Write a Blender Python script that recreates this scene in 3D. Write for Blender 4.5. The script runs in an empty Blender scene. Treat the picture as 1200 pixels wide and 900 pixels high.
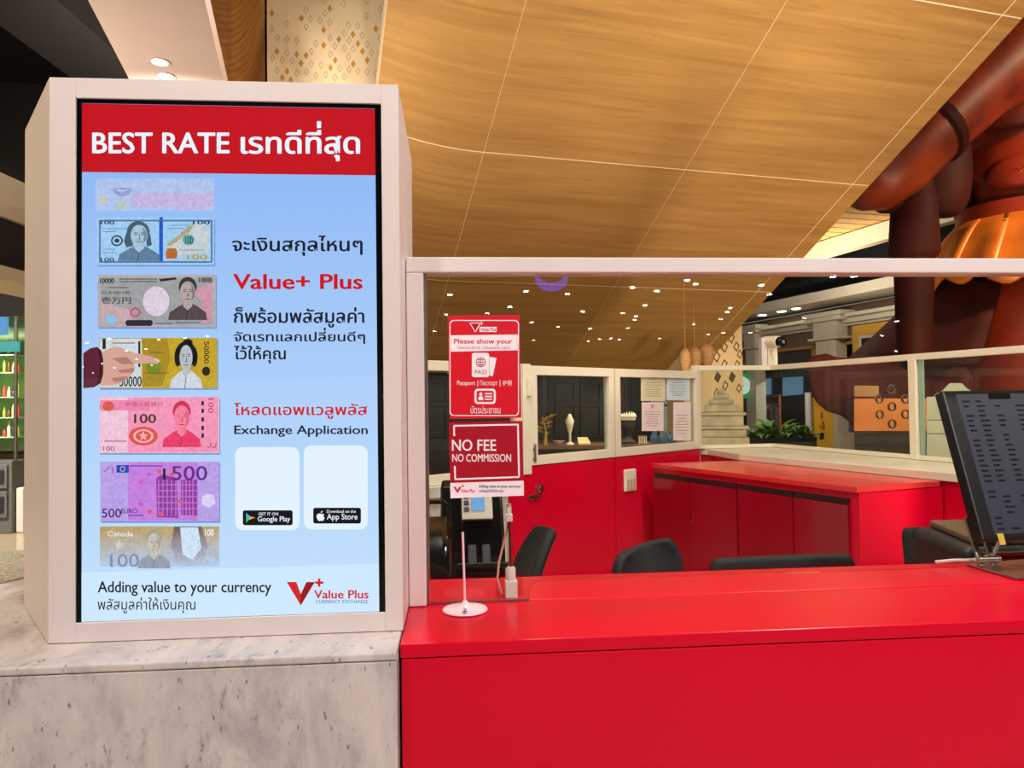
import bpy, bmesh, math, random
from mathutils import Vector, Matrix
random.seed(7)
SC = bpy.context.scene
COL = SC.collection
# ------------------------------------------------------------------ camera
FPX, CZ = 850.0, 1.49
YAW, PIT, ROL = math.radians(4.5), math.atan(20 / 850), .013
F0 = Vector((math.sin(YAW), math.cos(YAW), 0)); R0 = Vector((math.cos(YAW), -math.sin(YAW), 0)); ZUP = Vector((0, 0, 1))
CF = F0 * math.cos(PIT) + ZUP * math.sin(PIT); U0 = ZUP * math.cos(PIT) - F0 * math.sin(PIT)
CR = R0 * math.cos(ROL) - U0 * math.sin(ROL); CU = R0 * math.sin(ROL) + U0 * math.cos(ROL)
CAM = Vector((0, 0, CZ))
cd = bpy.data.cameras.new('camera'); cam = bpy.data.objects.new('camera', cd); COL.objects.link(cam)
cd.sensor_width = 36; cd.lens = 36 * FPX / 1200; cd.clip_start = .05; cd.clip_end = 300
m = Matrix((CR, CU, -CF)).transposed().to_4x4(); m.translation = CAM
cam.matrix_world = m; SC.camera = cam
# ------------------------------------------------------------------ world, exposure, lights
vs = SC.view_settings
vs.view_transform = 'Standard'; vs.look = 'None'; vs.gamma = 1; vs.exposure = 0.0; vs.use_curve_mapping = False
W = bpy.data.worlds.new('hall_light'); SC.world = W; W.use_nodes = True
W.node_tree.nodes['Background'].inputs[0].default_value = (1.0, .86, .72, 1)
W.node_tree.nodes['Background'].inputs[1].default_value = .30
WARM = (1.0, .84, .66); NEUT = (1.0, .91, .82); COOL = (1.0, .92, .92)
def area(name, loc, aim, size, power, col=WARM, spread=180):
    l = bpy.data.lights.new(name, 'AREA'); l.shape = 'DISK'; l.size = size; l.energy = power; l.color = col
    l.spread = math.radians(spread)
    o = bpy.data.objects.new(name, l); COL.objects.link(o); o.location = loc
    o.rotation_euler = (Vector(aim) - Vector(loc)).to_track_quat('-Z', 'Y').to_euler()
    return o
# hall ceiling spots over the walkway in front of the counter
area('hall_spot', (-1.6, -1.6, 4.4), (-.6, 1.6, 1.2), .30, 56, COOL)
area('hall_spot', (1.5, -1.9, 4.4), (1.2, 1.5, .8), .30, 140, COOL)
area('hall_spot', (3.6, -.8, 4.4), (2.4, 2.2, .9), .30, 80, COOL)
area('hall_spot', (-3.3, 1.0, 3.6), (-1.2, 1.5, 1.0), .30, 62, (1.0, .78, .46))
# fill lamps added above the open-topped booth, which has no spots of its own
area('booth_fill', (.2, 3.0, 4.6), (.6, 3.9, .6), .22, 75, NEUT)
area('booth_fill', (2.4, 3.0, 4.8), (2.3, 4.6, .9), .22, 95, NEUT)
# floor uplights that wash the sloping wood
area('soffit_uplight', (1.2, 8.2, .35), (2.2, 6.6, 4.2), .5, 62, WARM, 150)
area('soffit_uplight', (4.2, 1.6, .3), (3.0, 6.0, 4.4), .5, 84, WARM, 90)
# statue and shop street
area('statue_light', (9.4, 5.2, 6.3), (8.9, 9.6, 3.4), .8, 230, (1.0, .70, .42), 90)
area('street_fill', (5.0, 11.8, 4.5), (7.4, 15.6, 1.2), .5, 170, NEUT)  # lamp added to brighten the banner and shopfronts
area('street_fill', (10.5, 11.0, 4.6), (9.8, 13.5, 2.0), .5, 70, NEUT)
area('nook_fill', (-1.75, 4.5, 2.6), (-1.6, 6.5, 5.3), .4, 34, NEUT, 95)  # unseen lamp added behind the kiosk to light the patterned panel
area('strip_fill', (-3.0, 3.4, 1.9), (-1.9, 4.4, 3.4), .3, 20, NEUT, 120)  # out-of-view lamp added to brighten the white ceiling strip
area('canopy_fill', (7.0, 13.6, 2.6), (7.6, 14.2, 5.0), .4, 45, WARM, 130)  # upward lamp added out of sight to brighten the canopy slats
area('display_fill', (2.45, 7.75, 1.98), (2.55, 8.2, 1.0), .05, 16, WARM)  # small lamp added to bring up the tiara head
area('shop_fill', (9.6, 18.3, 2.5), (9.3, 18.0, .5), .4, 70, NEUT)  # lamp added inside the far shop to lift the clothes rack
area('shop_fill', (6.1, 6.6, 2.6), (5.8, 8.8, 1.4), .2, 70, (1, .72, .42))  # lamp added to brighten the orange counter fascia
area('display_fill', (1.75, 7.75, 1.98), (1.7, 7.95, 1.0), .05, 18, WARM)  # small lamp added so the dim jewellery pieces show
area('shop_fill', (-6.0, 7.0, 3.4), (-6.0, 8.6, 1.0), .4, 260, (1, .95, .8))  # lamp added to brighten the left shop
# ------------------------------------------------------------------ geometry of the picture: pixel -> place
def ray(px, py): return CF + CR * ((px - 600) / FPX) - CU * ((py - 450) / FPX)
def PD(px, py, d): return CAM + ray(px, py) * d
def PY(px, py, y): r = ray(px, py); return CAM + r * (y / r.y)
def PZ(px, py, z): r = ray(px, py); return CAM + r * ((z - CZ) / r.z)
def PP(px, py, p0, n):
    r = ray(px, py); return CAM + r * ((Vector(p0) - CAM).dot(Vector(n)) / r.dot(Vector(n)))
MA = math.radians(78.1)                                   # the hall's own axes
EU = Vector((math.sin(MA), math.cos(MA), 0)); ES = Vector((-math.cos(MA), math.sin(MA), 0))
def M(u, s, z): return Vector((EU.x * u + ES.x * s, EU.y * u + ES.y * s, z))
def PU(px, py, u): r = ray(px, py); return CAM + r * (u / r.dot(EU))
def PS(px, py, s): r = ray(px, py); return CAM + r * (s / r.dot(ES))
def radial(px): r = ray(px, 470); return Vector((r.x, r.y, 0)).normalized()
def us(p): return Vector(p).dot(EU), Vector(p).dot(ES)
# ------------------------------------------------------------------ materials
def lin(c):
    if isinstance(c, str): c = tuple(int(c[i:i + 2], 16) / 255 for i in (0, 2, 4))
    elif max(c) > 1: c = tuple(v / 255 for v in c)
    return tuple(v / 12.92 if v <= .04045 else ((v + .055) / 1.055) ** 2.4 for v in c) + (1,)
MC = {}
def mat(name, col, rough=.5, metal=0, var=.06, scale=8, bump=0, coat=0, spec=.5, emit=0, stretch=None, col2=None):
    """principled surface with a little procedural colour variation"""
    if name in MC: return MC[name]
    m = bpy.data.materials.new(name); m.use_nodes = True; nt = m.node_tree; b = nt.nodes['Principled BSDF']
    b.inputs['Roughness'].default_value = rough; b.inputs['Metallic'].default_value = metal
    b.inputs['Specular IOR Level'].default_value = spec
    if coat: b.inputs['Coat Weight'].default_value = coat; b.inputs['Coat Roughness'].default_value = .08
    tc = nt.nodes.new('ShaderNodeTexCoord'); mp = nt.nodes.new('ShaderNodeMapping')
    mp.inputs['Scale'].default_value = stretch or (1, 1, 1)
    nt.links.new(tc.outputs['Object'], mp.inputs[0])
    nz = nt.nodes.new('ShaderNodeTexNoise'); nz.inputs['Scale'].default_value = scale; nz.inputs['Detail'].default_value = 5
    nt.links.new(mp.outputs[0], nz.inputs['Vector'])
    cr = nt.nodes.new('ShaderNodeValToRGB'); c = lin(col)
    d = lin(col2) if col2 else tuple(max(0, v * (1 - 2 * var)) for v in c[:3]) + (1,)
    cr.color_ramp.elements[0].position = .32; cr.color_ramp.elements[1].position = .68
    cr.color_ramp.elements[0].color = d; cr.color_ramp.elements[1].color = c
    nt.links.new(nz.outputs[0], cr.inputs[0]); nt.links.new(cr.outputs[0], b.inputs['Base Color'])
    if bump:
        bp = nt.nodes.new('ShaderNodeBump'); bp.inputs['Strength'].default_value = bump; bp.inputs['Distance'].default_value = .01
        nt.links.new(nz.outputs[0], bp.inputs['Height']); nt.links.new(bp.outputs[0], b.inputs['Normal'])
    if emit:
        nt.links.new(cr.outputs[0], b.inputs['Emission Color']); b.inputs['Emission Strength'].default_value = emit
    MC[name] = m; return m
def scr(name, col, col2=None, z0=0, z1=1, st=1.0, gloss=.012):
    """a picture on a lit display: emission with a glossy glass front; optional printed gradient"""
    if name in MC: return MC[name]
    m = bpy.data.materials.new(name); m.use_nodes = True; nt = m.node_tree; b = nt.nodes['Principled BSDF']
    b.inputs['Base Color'].default_value = (.01, .01, .01, 1); b.inputs['Roughness'].default_value = gloss
    b.inputs['Emission Strength'].default_value = st; b.inputs['Emission Color'].default_value = lin(col)
    if col2:
        g = nt.nodes.new('ShaderNodeNewGeometry'); sx = nt.nodes.new('ShaderNodeSeparateXYZ'); mr = nt.nodes.new('ShaderNodeMapRange')
        mr.inputs[1].default_value = z0; mr.inputs[2].default_value = z1
        mx = nt.nodes.new('ShaderNodeValToRGB'); mx.color_ramp.elements[0].color = lin(col); mx.color_ramp.elements[1].color = lin(col2)
        nt.links.new(g.outputs['Position'], sx.inputs[0]); nt.links.new(sx.outputs[2], mr.inputs[0])
        nt.links.new(mr.outputs[0], mx.inputs[0]); nt.links.new(mx.outputs[0], b.inputs['Emission Color'])
    if name.startswith('pr_n') or name.startswith('pr_b'):      # engraved look of printed notes
        tc = nt.nodes.new('ShaderNodeTexCoord'); wv = nt.nodes.new('ShaderNodeTexNoise'); wv.inputs['Scale'].default_value = 170; wv.inputs['Detail'].default_value = 3
        nt.links.new(tc.outputs['Object'], wv.inputs['Vector']); r2 = nt.nodes.new('ShaderNodeMapRange'); r2.inputs[1].default_value = .3; r2.inputs[2].default_value = .7; r2.inputs[3].default_value = .86; r2.inputs[4].default_value = 1.1
        nt.links.new(wv.outputs[0], r2.inputs[0]); nt.links.new(r2.outputs[0], b.inputs['Emission Strength'])
    MC[name] = m; return m
def lampmat(name, col, st):
    if name in MC: return MC[name]
    m = bpy.data.materials.new(name); m.use_nodes = True; nt = m.node_tree; nt.nodes.clear()
    e = nt.nodes.new('ShaderNodeEmission'); o = nt.nodes.new('ShaderNodeOutputMaterial')
    e.inputs[0].default_value = lin(col); e.inputs[1].default_value = st; nt.links.new(e.outputs[0], o.inputs[0])
    MC[name] = m; return m
def glassmat(name, tint, ior=1.35):
    if name in MC: return MC[name]
    m = bpy.data.materials.new(name); m.use_nodes = True; nt = m.node_tree; nt.nodes.clear()
    t = nt.nodes.new('ShaderNodeBsdfTransparent'); g = nt.nodes.new('ShaderNodeBsdfGlossy'); mx = nt.nodes.new('ShaderNodeMixShader')
    fr = nt.nodes.new('ShaderNodeFresnel'); o = nt.nodes.new('ShaderNodeOutputMaterial')
    ge = nt.nodes.new('ShaderNodeNewGeometry'); ma = nt.nodes.new('ShaderNodeMath'); ma.operation = 'MULTIPLY_ADD'   # same reflectance on both faces of a thin pane
    ma.inputs[1].default_value = 1 / ior - ior; ma.inputs[2].default_value = ior
    nt.links.new(ge.outputs['Backfacing'], ma.inputs[0]); nt.links.new(ma.outputs[0], fr.inputs[0]); t.inputs[0].default_value = lin(tint); g.inputs['Roughness'].default_value = 0
    nt.links.new(fr.outputs[0], mx.inputs[0]); nt.links.new(t.outputs[0], mx.inputs[1]); nt.links.new(g.outputs[0], mx.inputs[2])
    nt.links.new(mx.outputs[0], o.inputs[0]); MC[name] = m; return m
def woodmat(name, light, dark, scale, stretch, rough=.45):
    if name in MC: return MC[name]
    m = bpy.data.materials.new(name); m.use_nodes = True; nt = m.node_tree; b = nt.nodes['Principled BSDF']
    b.inputs['Roughness'].default_value = rough; b.inputs['Specular IOR Level'].default_value = .25
    tc = nt.nodes.new('ShaderNodeTexCoord'); mp = nt.nodes.new('ShaderNodeMapping'); mp.inputs['Scale'].default_value = stretch
    nt.links.new(tc.outputs['Object'], mp.inputs[0])
    n1 = nt.nodes.new('ShaderNodeTexNoise'); n1.inputs['Scale'].default_value = scale; n1.inputs['Detail'].default_value = 8
    n1.inputs['Roughness'].default_value = .65; n1.inputs['Distortion'].default_value = .6
    nt.links.new(mp.outputs[0], n1.inputs['Vector'])
    cr = nt.nodes.new('ShaderNodeValToRGB'); cr.color_ramp.elements[0].position = .25; cr.color_ramp.elements[1].position = .75
    cr.color_ramp.elements[0].color = lin(dark); cr.color_ramp.elements[1].color = lin(light)
    nt.links.new(n1.outputs[0], cr.inputs[0]); nt.links.new(cr.outputs[0], b.inputs['Base Color'])
    MC[name] = m; return m
def marblemat(name):
    m = bpy.data.materials.new(name); m.use_nodes = True; nt = m.node_tree; b = nt.nodes['Principled BSDF']
    b.inputs['Roughness'].default_value = .22
    tc = nt.nodes.new('ShaderNodeTexCoord'); mp = nt.nodes.new('ShaderNodeMapping'); mp.inputs['Rotation'].default_value = (0, .75, 0)
    mp.inputs['Scale'].default_value = (6.4, 3.6, 3.0); nt.links.new(tc.outputs['Object'], mp.inputs[0])
    def ramp(src, stops):
        c = nt.nodes.new('ShaderNodeValToRGB'); r = c.color_ramp
        r.elements[0].position, r.elements[0].color = stops[0][0], stops[0][1]
        r.elements[1].position, r.elements[1].color = stops[-1][0], stops[-1][1]
        for p, cc in stops[1:-1]: e = r.elements.new(p); e.color = cc
        nt.links.new(src, c.inputs[0]); return c.outputs[0]
    def noise(sc, det, rg, dist=0):
        n = nt.nodes.new('ShaderNodeTexNoise'); n.inputs['Scale'].default_value = sc; n.inputs['Detail'].default_value = det
        n.inputs['Roughness'].default_value = rg; n.inputs['Distortion'].default_value = dist
        nt.links.new(mp.outputs[0], n.inputs['Vector']); return n.outputs[0]
    base = ramp(noise(1.5, 9, .68, .6), [(.32, lin((172, 164, 164))), (.52, lin((206, 197, 192))), (.75, lin((222, 214, 206)))])
    vein = ramp(noise(3.2, 9, .74, .3), [(.33, (.34, .34, .38, 1)), (.385, (.78, .78, .80, 1)), (.45, (1, 1, 1, 1))])
    spot = ramp(noise(16, 2, .5), [(.27, (.26, .26, .29, 1)), (.335, (1, 1, 1, 1))])
    for a in (vein, spot):
        x = nt.nodes.new('ShaderNodeMix'); x.data_type = 'RGBA'; x.blend_type = 'MULTIPLY'; x.inputs[0].default_value = .75
        nt.links.new(base, x.inputs[6]); nt.links.new(a, x.inputs[7]); base = x.outputs[2]
    nt.links.new(base, b.inputs['Base Color']); return m
# ------------------------------------------------------------------ mesh builder
class MB:
    def __init__(s): s.v = []; s.f = []
    def poly(s, pts):
        k = len(s.v); s.v += [Vector(p) for p in pts]; s.f.append(tuple(range(k, k + len(pts)))); return s
    def box(s, x0, x1, y0, y1, z0, z1):
        return s.prism([(x0, y0, z0), (x1, y0, z0), (x1, y1, z0), (x0, y1, z0)], (0, 0, z1 - z0))
    def prism(s, pts, ext):
        k = len(s.v); n = len(pts); e = Vector(ext); pts = [Vector(p) for p in pts]
        s.v += pts + [p + e for p in pts]
        s.f.append(tuple(range(k + n - 1, k - 1, -1))); s.f.append(tuple(range(k + n, k + 2 * n)))
        for i in range(n): j = (i + 1) % n; s.f.append((k + i, k + j, k + n + j, k + n + i))
        return s
    def bar(s, a, b, w, h, up=(0, 0, 1)):
        """box beam from a to b, w across, h along up, centred on the line"""
        a, b, up = Vector(a), Vector(b), Vector(up); d = (b - a).normalized(); r = d.cross(up).normalized(); u2 = r.cross(d)
        c = [a + r * w / 2 * i + u2 * h / 2 * j for i, j in ((-1, -1), (1, -1), (1, 1), (-1, 1))]
        return s.prism(c, b - a)
    def tube(s, pts, r, n=10, cap=True, flat=1.0):
        pts = [Vector(p) for p in pts]; k = len(s.v); rs = r if isinstance(r, (list, tuple)) else [r] * len(pts)
        pu = Vector((0, 0, 1))
        for i, p in enumerate(pts):
            d = (pts[min(i + 1, len(pts) - 1)] - pts[max(i - 1, 0)]).normalized()
            if abs(d.dot(pu)) > .97: pu = Vector((0, 1, 0)) if abs(d.y) < .9 else Vector((1, 0, 0))
            a = d.cross(pu).normalized(); b = a.cross(d); pu = b
            for q in range(n):
                t = 2 * math.pi * q / n; s.v.append(p + a * math.cos(t) * rs[i] + b * math.sin(t) * rs[i] * flat)
        for i in range(len(pts) - 1):
            for q in range(n):
                w = (q + 1) % n; s.f.append((k + i * n + q, k + i * n + w, k + (i + 1) * n + w, k + (i + 1) * n + q))
        if cap:
            s.f.append(tuple(k + q for q in reversed(range(n)))); s.f.append(tuple(k + (len(pts) - 1) * n + q for q in range(n)))
        return s
    def lathe(s, prof, c=(0, 0, 0), n=24, sx=1, sy=1, rot=0, cap=True, a0=0, a1=None):
        c = Vector(c); k = len(s.v); full = a1 is None; a1 = a0 + 2 * math.pi if full else a1; cols = n if full else n + 1
        for r, z in prof:
            for q in range(cols):
                t = a0 + (a1 - a0) * q / n; x, y = r * math.cos(t) * sx, r * math.sin(t) * sy
                s.v.append(c + Vector((x * math.cos(rot) - y * math.sin(rot), x * math.sin(rot) + y * math.cos(rot), z)))
        for i in range(len(prof) - 1):
            for q in range(n):
                w = (q + 1) % cols; s.f.append((k + i * cols + q, k + i * cols + w, k + (i + 1) * cols + w, k + (i + 1) * cols + q))
        if cap and full:
            s.f.append(tuple(k + q for q in reversed(range(n)))); s.f.append(tuple(k + (len(prof) - 1) * cols + q for q in range(n)))
        return s
    def grid(s, fn, nu, nv):
        k = len(s.v)
        for i in range(nu + 1):
            for j in range(nv + 1): s.v.append(Vector(fn(i / nu, j / nv)))
        for i in range(nu):
            for j in range(nv): a = k + i * (nv + 1) + j; s.f.append((a, a + nv + 1, a + nv + 2, a + 1))
        return s
    def xf(s, mtx): s.v = [mtx @ v for v in s.v]; return s
ORG = {}
def obj(name, mb, material, parent=None, origin=None, bevel=0, smooth=0, solid=0, seg=2):
    """one mesh object from world-space geometry; a child shares its root's origin"""
    if parent is not None: o0 = ORG[parent.name]
    elif origin is not None: o0 = Vector(origin)
    else:
        lo = [min(v[i] for v in mb.v) for i in range(3)]; hi = [max(v[i] for v in mb.v) for i in range(3)]
        o0 = Vector(((lo[0] + hi[0]) / 2, (lo[1] + hi[1]) / 2, lo[2]))
    me = bpy.data.meshes.new(name); me.from_pydata([v - o0 for v in mb.v], [], mb.f); 
    bm = bmesh.new(); bm.from_mesh(me); bmesh.ops.recalc_face_normals(bm, faces=bm.faces); bm.to_mesh(me); bm.free()
    me.materials.append(material)
    if smooth: me.shade_smooth(); me.set_sharp_from_angle(angle=math.radians(smooth))
    o = bpy.data.objects.new(name, me); COL.objects.link(o); ORG[o.name] = o0
    if parent is not None: o.parent = parent
    else: o.location = o0
    if solid: md = o.modifiers.new('thickness', 'SOLIDIFY'); md.thickness = solid; md.offset = 0
    if bevel:
        md = o.modifiers.new('edge', 'BEVEL'); md.width = bevel; md.segments = seg; md.limit_method = 'ANGLE'; md.angle_limit = math.radians(40)
    return o
def thing(name, label, cat, loc, group=None, rz=0):
    o = bpy.data.objects.new(name, None); COL.objects.link(o); o.location = loc; o.rotation_euler.z = rz; ORG[o.name] = Vector(loc)
    o.empty_display_size = .1; return tag(o, label, cat, group)
def tag(o, label=None, cat=None, group=None, kind=None):
    if label: o['label'] = label
    if cat: o['category'] = cat
    if group: o['group'] = group
    if kind: o['kind'] = kind
    return o
def struct(o, label=None): return tag(o, label, None, None, 'structure')
def copy_tree(o, parent=None):
    c = o.copy(); COL.objects.link(c); ORG[c.name] = ORG[o.name]
    if parent is not None: c.parent = parent
    for ch in list(o.children): copy_tree(ch, c)
    return c
# ------------------------------------------------------------------ flat print helpers (graphics on a plane, given by a pixel -> plane function)
def gpoly(pts, pf): return MB().poly([pf(*p) for p in pts])
def ell(cx, cy, rx, ry, n=28, a0=0, a1=360): return [(cx + rx * math.cos(math.radians(a0 + (a1 - a0) * i / n)), cy + ry * math.sin(math.radians(a0 + (a1 - a0) * i / n))) for i in range(n + (0 if a1 - a0 == 360 else 1))]
def rrect(x0, y0, x1, y1, r, n=5):
    p = []
    for cx, cy, a in ((x1 - r, y1 - r, 0), (x0 + r, y1 - r, 90), (x0 + r, y0 + r, 180), (x1 - r, y0 + r, 270)):
        p += [(cx + r * math.cos(math.radians(a + 90 * i / n)), cy + r * math.sin(math.radians(a + 90 * i / n))) for i in range(n + 1)]
    return p
def rect(x0, y0, x1, y1): return [(x0, y0), (x1, y0), (x1, y1), (x0, y1)]
def ring(mb, outer, inner, pf):
    n = len(outer)
    for i in range(n): j = (i + 1) % n; mb.poly([pf(*outer[i]), pf(*outer[j]), pf(*inner[j]), pf(*inner[i])])
    return mb
def line(mb, a, b, w, pf):
    dx, dy = b[0] - a[0], b[1] - a[1]; l = math.hypot(dx, dy) or 1; nx, ny = -dy / l * w / 2, dx / l * w / 2
    return mb.poly([pf(a[0] + nx, a[1] + ny), pf(b[0] + nx, b[1] + ny), pf(b[0] - nx, b[1] - ny), pf(a[0] - nx, a[1] - ny)])
def star(cx, cy, r): return [(cx + (r if i % 2 == 0 else r * .42) * math.sin(math.pi * i / 5), cy - (r if i % 2 == 0 else r * .42) * math.cos(math.pi * i / 5)) for i in range(10)]
UPV = set('\u0e31\u0e34\u0e35\u0e36\u0e37\u0e47\u0e4d'); TONE = set('\u0e48\u0e49\u0e4a\u0e4b\u0e4c')
def glyphs(s, bold):
    c = bpy.data.curves.new('t', 'FONT'); c.body = s; c.size = 1; c.offset = bold; c.resolution_u = 3
    o = bpy.data.objects.new('t', c); COL.objects.link(o)
    dg = bpy.context.evaluated_depsgraph_get(); me = bpy.data.meshes.new_from_object(o.evaluated_get(dg))
    vv = [(v.co.x, v.co.y) for v in me.vertices]; ff = [tuple(p.vertices) for p in me.polygons]
    bpy.data.objects.remove(o); bpy.data.curves.remove(c); bpy.data.meshes.remove(me); return vv, ff
def layout(s, bold):
    main = ''; marks = []
    for i, ch in enumerate(s):
        if ch in TONE and i and s[i - 1] in UPV: marks.append((main, ch))
        else: main += ch
    vv, ff = glyphs(main, bold)
    for pre, ch in marks:
        adv = max(p[0] for p in glyphs(pre + '|', bold)[0]) - max(p[0] for p in glyphs('|', bold)[0])
        v2, f2 = glyphs(ch, bold); k = len(vv); vv = vv + [(x + adv, y + .24) for x, y in v2]; ff = ff + [tuple(a + k for a in f) for f in f2]
    return vv, ff
def text(s, box, pf, material, parent, bold=0.0, name='lettering', rot=False):
    """write s so that its ink fills the pixel box on the plane"""
    vv, ff = layout(s, 0)
    if not vv: return None
    if bold > 0:                                       # heavier weight: the strokes repeated a hair apart
        v0, f0 = vv, ff; vv, ff = [], []
        for dx, dy in ((-1, 0), (1, 0), (0, .6), (0, -.6), (-.7, .4), (.7, .4), (-.7, -.4), (.7, -.4)):
            k = len(vv); vv = vv + [(x + dx * bold, y + dy * bold) for x, y in v0]; ff = ff + [tuple(a + k for a in f) for f in f0]
    x0 = min(p[0] for p in vv); x1 = max(p[0] for p in vv); y0 = min(p[1] for p in vv); y1 = max(p[1] for p in vv)
    mb = MB(); per = len(vv) // 8 if bold > 0 else len(vv)
    for iv, (x, y) in enumerate(vv):
        fx, fy = (x - x0) / (x1 - x0), (y1 - y) / (y1 - y0)
        if rot: fx, fy = 1 - fy, fx
        p = pf(box[0] + fx * (box[2] - box[0]), box[1] + fy * (box[3] - box[1])); lift = (CAM - p).normalized() * (2.5e-5 * (iv // per)); mb.v.append(p + lift)
    mb.f = ff
    return obj(name, mb, material, parent)
# ------------------------------------------------------------------ shared materials
WHITEP = mat('white_powder_coat', (226, 214, 208), .38, var=.02)
CREAMF = mat('cream_frame', (232, 222, 196), .4, var=.02)
CREAM = mat('cream_plaster', (222, 205, 172), .6, var=.03)
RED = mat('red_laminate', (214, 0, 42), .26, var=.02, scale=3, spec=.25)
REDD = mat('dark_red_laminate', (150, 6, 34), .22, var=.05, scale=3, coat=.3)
BLACKG = mat('black_gloss', (10, 10, 12), .12)
BLACKM = mat('black_plastic', (20, 20, 23), .42)
CHARC = mat('charcoal', (38, 38, 42), .55)
STEEL = mat('brushed_steel', (176, 168, 158), .3, metal=1)
GLASS = glassmat('clear_glass', (247, 249, 246), 1.33)
GLASSG = glassmat('greenish_glass', (240, 243, 240), 1.25)
MARBLE = marblemat('veined_marble')
WOODS = woodmat('soffit_wood', (192, 148, 86), (150, 110, 58), 1.1, (.5, 9.0, 1))
JOINT = mat('pale_joint', (246, 226, 190), .6)
BLACKC = mat('black_ceiling_paint', (9, 9, 12), .8)
SHADOWG = mat('dark_grey_paint', (40, 34, 32), .8)
LAMP = lampmat('lamp_lens', (255, 244, 225), 14)
# ================================================================== SETTING
struct(obj('floor', MB().box(-40, 40, -86, 34, -.05, 0), mat('polished_floor_tile', (196, 176, 148), .18, var=.05, scale=2), origin=(0, 0, 0)))
# dark hall ceiling
struct(obj('ceiling', MB().box(-40, 40, -86, 34, 6.6, 6.75), BLACKC))
# sloping wooden soffit, in its own axes (u across, s down the slope)
SL = -.525
SD = (ES + Vector((0, 0, SL))).normalized(); SN = EU.cross(SD).normalized()
Q = PD(700, 190, 7.0)
sof = thing('ceiling_soffit', 'sloping wooden ceiling soffit with pale joints above the booth', None, Q); struct(sof)
mw = Matrix((EU, SD, SN)).transposed().to_4x4(); mw.translation = Q; sof.matrix_world = mw; ORG[sof.name] = Vector((0, 0, 0))
COLS = [(-2.12, -1.13), (-1.13, .95), (.95, 2.98), (2.98, 3.2)]; ROWS = [(-6, -4), (-4, -2), (-2, 0), (0, 1.95), (1.95, 4.05)]
def curl(u): return (max(0, -1.13 - u)) ** 2 * .22
for ci, (ua, ub) in enumerate(COLS):
    for sa, sb in ROWS:
        g = .007; gl, gr_ = .0025, {0: .0025, 1: .003, 2: .006, 3: 0}[ci]
        if ci == 3: gl = .006
        pan = MB(); n = 10 if ci == 0 else 1
        for i in range(n):
            p, q = ua + gl + (ub - ua - gl - gr_) * i / n, ua + gl + (ub - ua - gl - gr_) * (i + 1) / n
            k = len(pan.v)
            for (uu, zz) in ((p, 0), (q, 0), (q, .03), (p, .03)):
                for ss in (sa + g, sb - g): pan.v.append(Vector((uu, ss, zz + curl(uu))))
            pan.f += [(k, k + 1, k + 3, k + 2), (k + 4, k + 5, k + 7, k + 6)] + [(k, k + 2, k + 4, k + 6)[::-1], (k + 1, k + 3, k + 5, k + 7)]
            if i == 0: pan.f.append((k, k + 6, k + 7, k + 1))
            if i == n - 1: pan.f.append((k + 2, k + 3, k + 5, k + 4))
        obj('panel', pan, WOODS, sof, smooth=30)
bk = MB()
for i in range(10):
    p, q = -2.12 + .99 * i / 10, -2.12 + .99 * (i + 1) / 10
    bk.prism([(p, -6, .002 + curl(p)), (q, -6, .002 + curl(q)), (q, -6, .16 + curl(q)), (p, -6, .16 + curl(p))], (0, 10.05, 0))
bk.box(-1.13, 3.195, -6, 4.05, .002, .16)
obj('backing_board', bk, JOINT, sof)
# ================================================================== MARBLE PLINTH
pl = thing('marble_plinth', 'veined white marble plinth under the display kiosk', 'plinth', (-1.2, 1.6, 0))
obj('front_slab', MB().box(-3.2, -.1075, 1.302, 1.90, 0, 1.034), MARBLE, pl, bevel=.002)
obj('top_slab', MB().box(-3.2, -.1075, 1.300, 1.92, 1.0355, 1.05), MARBLE, pl, bevel=.004, seg=3)
# ================================================================== RED COUNTER
CFY = 1.345
ct = thing('service_counter', 'glossy red service counter in front of the glass screen', 'counter', (1.2, 1.6, 0))
obj('front_panel', MB().box(-.103, 2.9, CFY, 1.80, 0, 1.022), RED, ct, bevel=.002)
obj('countertop', MB().box(-.105, 2.9, CFY - .002, 1.602, 1.024, 1.05), RED, ct, bevel=.003)
obj('seam_strip', MB().box(-.10, 2.9, 1.6022, 1.6088, 1.024, 1.0462), CHARC, ct)
obj('inner_countertop', MB().box(-.105, 2.9, 1.609, 1.822, 1.024, 1.05), RED, ct, bevel=.003)
# ================================================================== GLASS SCREEN OVER THE COUNTER
gs = thing('glass_screen', 'white framed clear glass screen standing on the red counter', 'glass screen', (1.2, 1.6, 1.05))
obj('top_rail', MB().box(-.1035, 2.9, 1.58, 1.635, 1.772, 1.806), WHITEP, gs, bevel=.003)
po = obj('post', MB().box(-.1035, -.066, 1.58, 1.635, 1.051, 1.772), WHITEP, gs, bevel=.003)
obj('glazing_bead', MB().box(-.066, -.059, 1.592, 1.616, 1.051, 1.772), STEEL, po, bevel=.001)
ca = PY(621, 690, 1.603).x; cbz = PY(760, 677, 1.603).z
r = .02
prof = [(-.0585, 1.053), (ca, 1.053), (ca, cbz - r)] + [(ca + r - r * math.cos(math.radians(a)), cbz - r + r * math.sin(math.radians(a))) for a in (30, 60, 90)] + [(2.9, cbz), (2.9, 1.7715), (-.0585, 1.7715)]
obj('pane', MB().prism([(x, 1.600, z) for x, z in prof], (0, .008, 0)), GLASS, gs)
obj('floor_channel', MB().box(-.058, ca - .002, 1.594, 1.6, 1.0505, 1.056), STEEL, gs)
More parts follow.
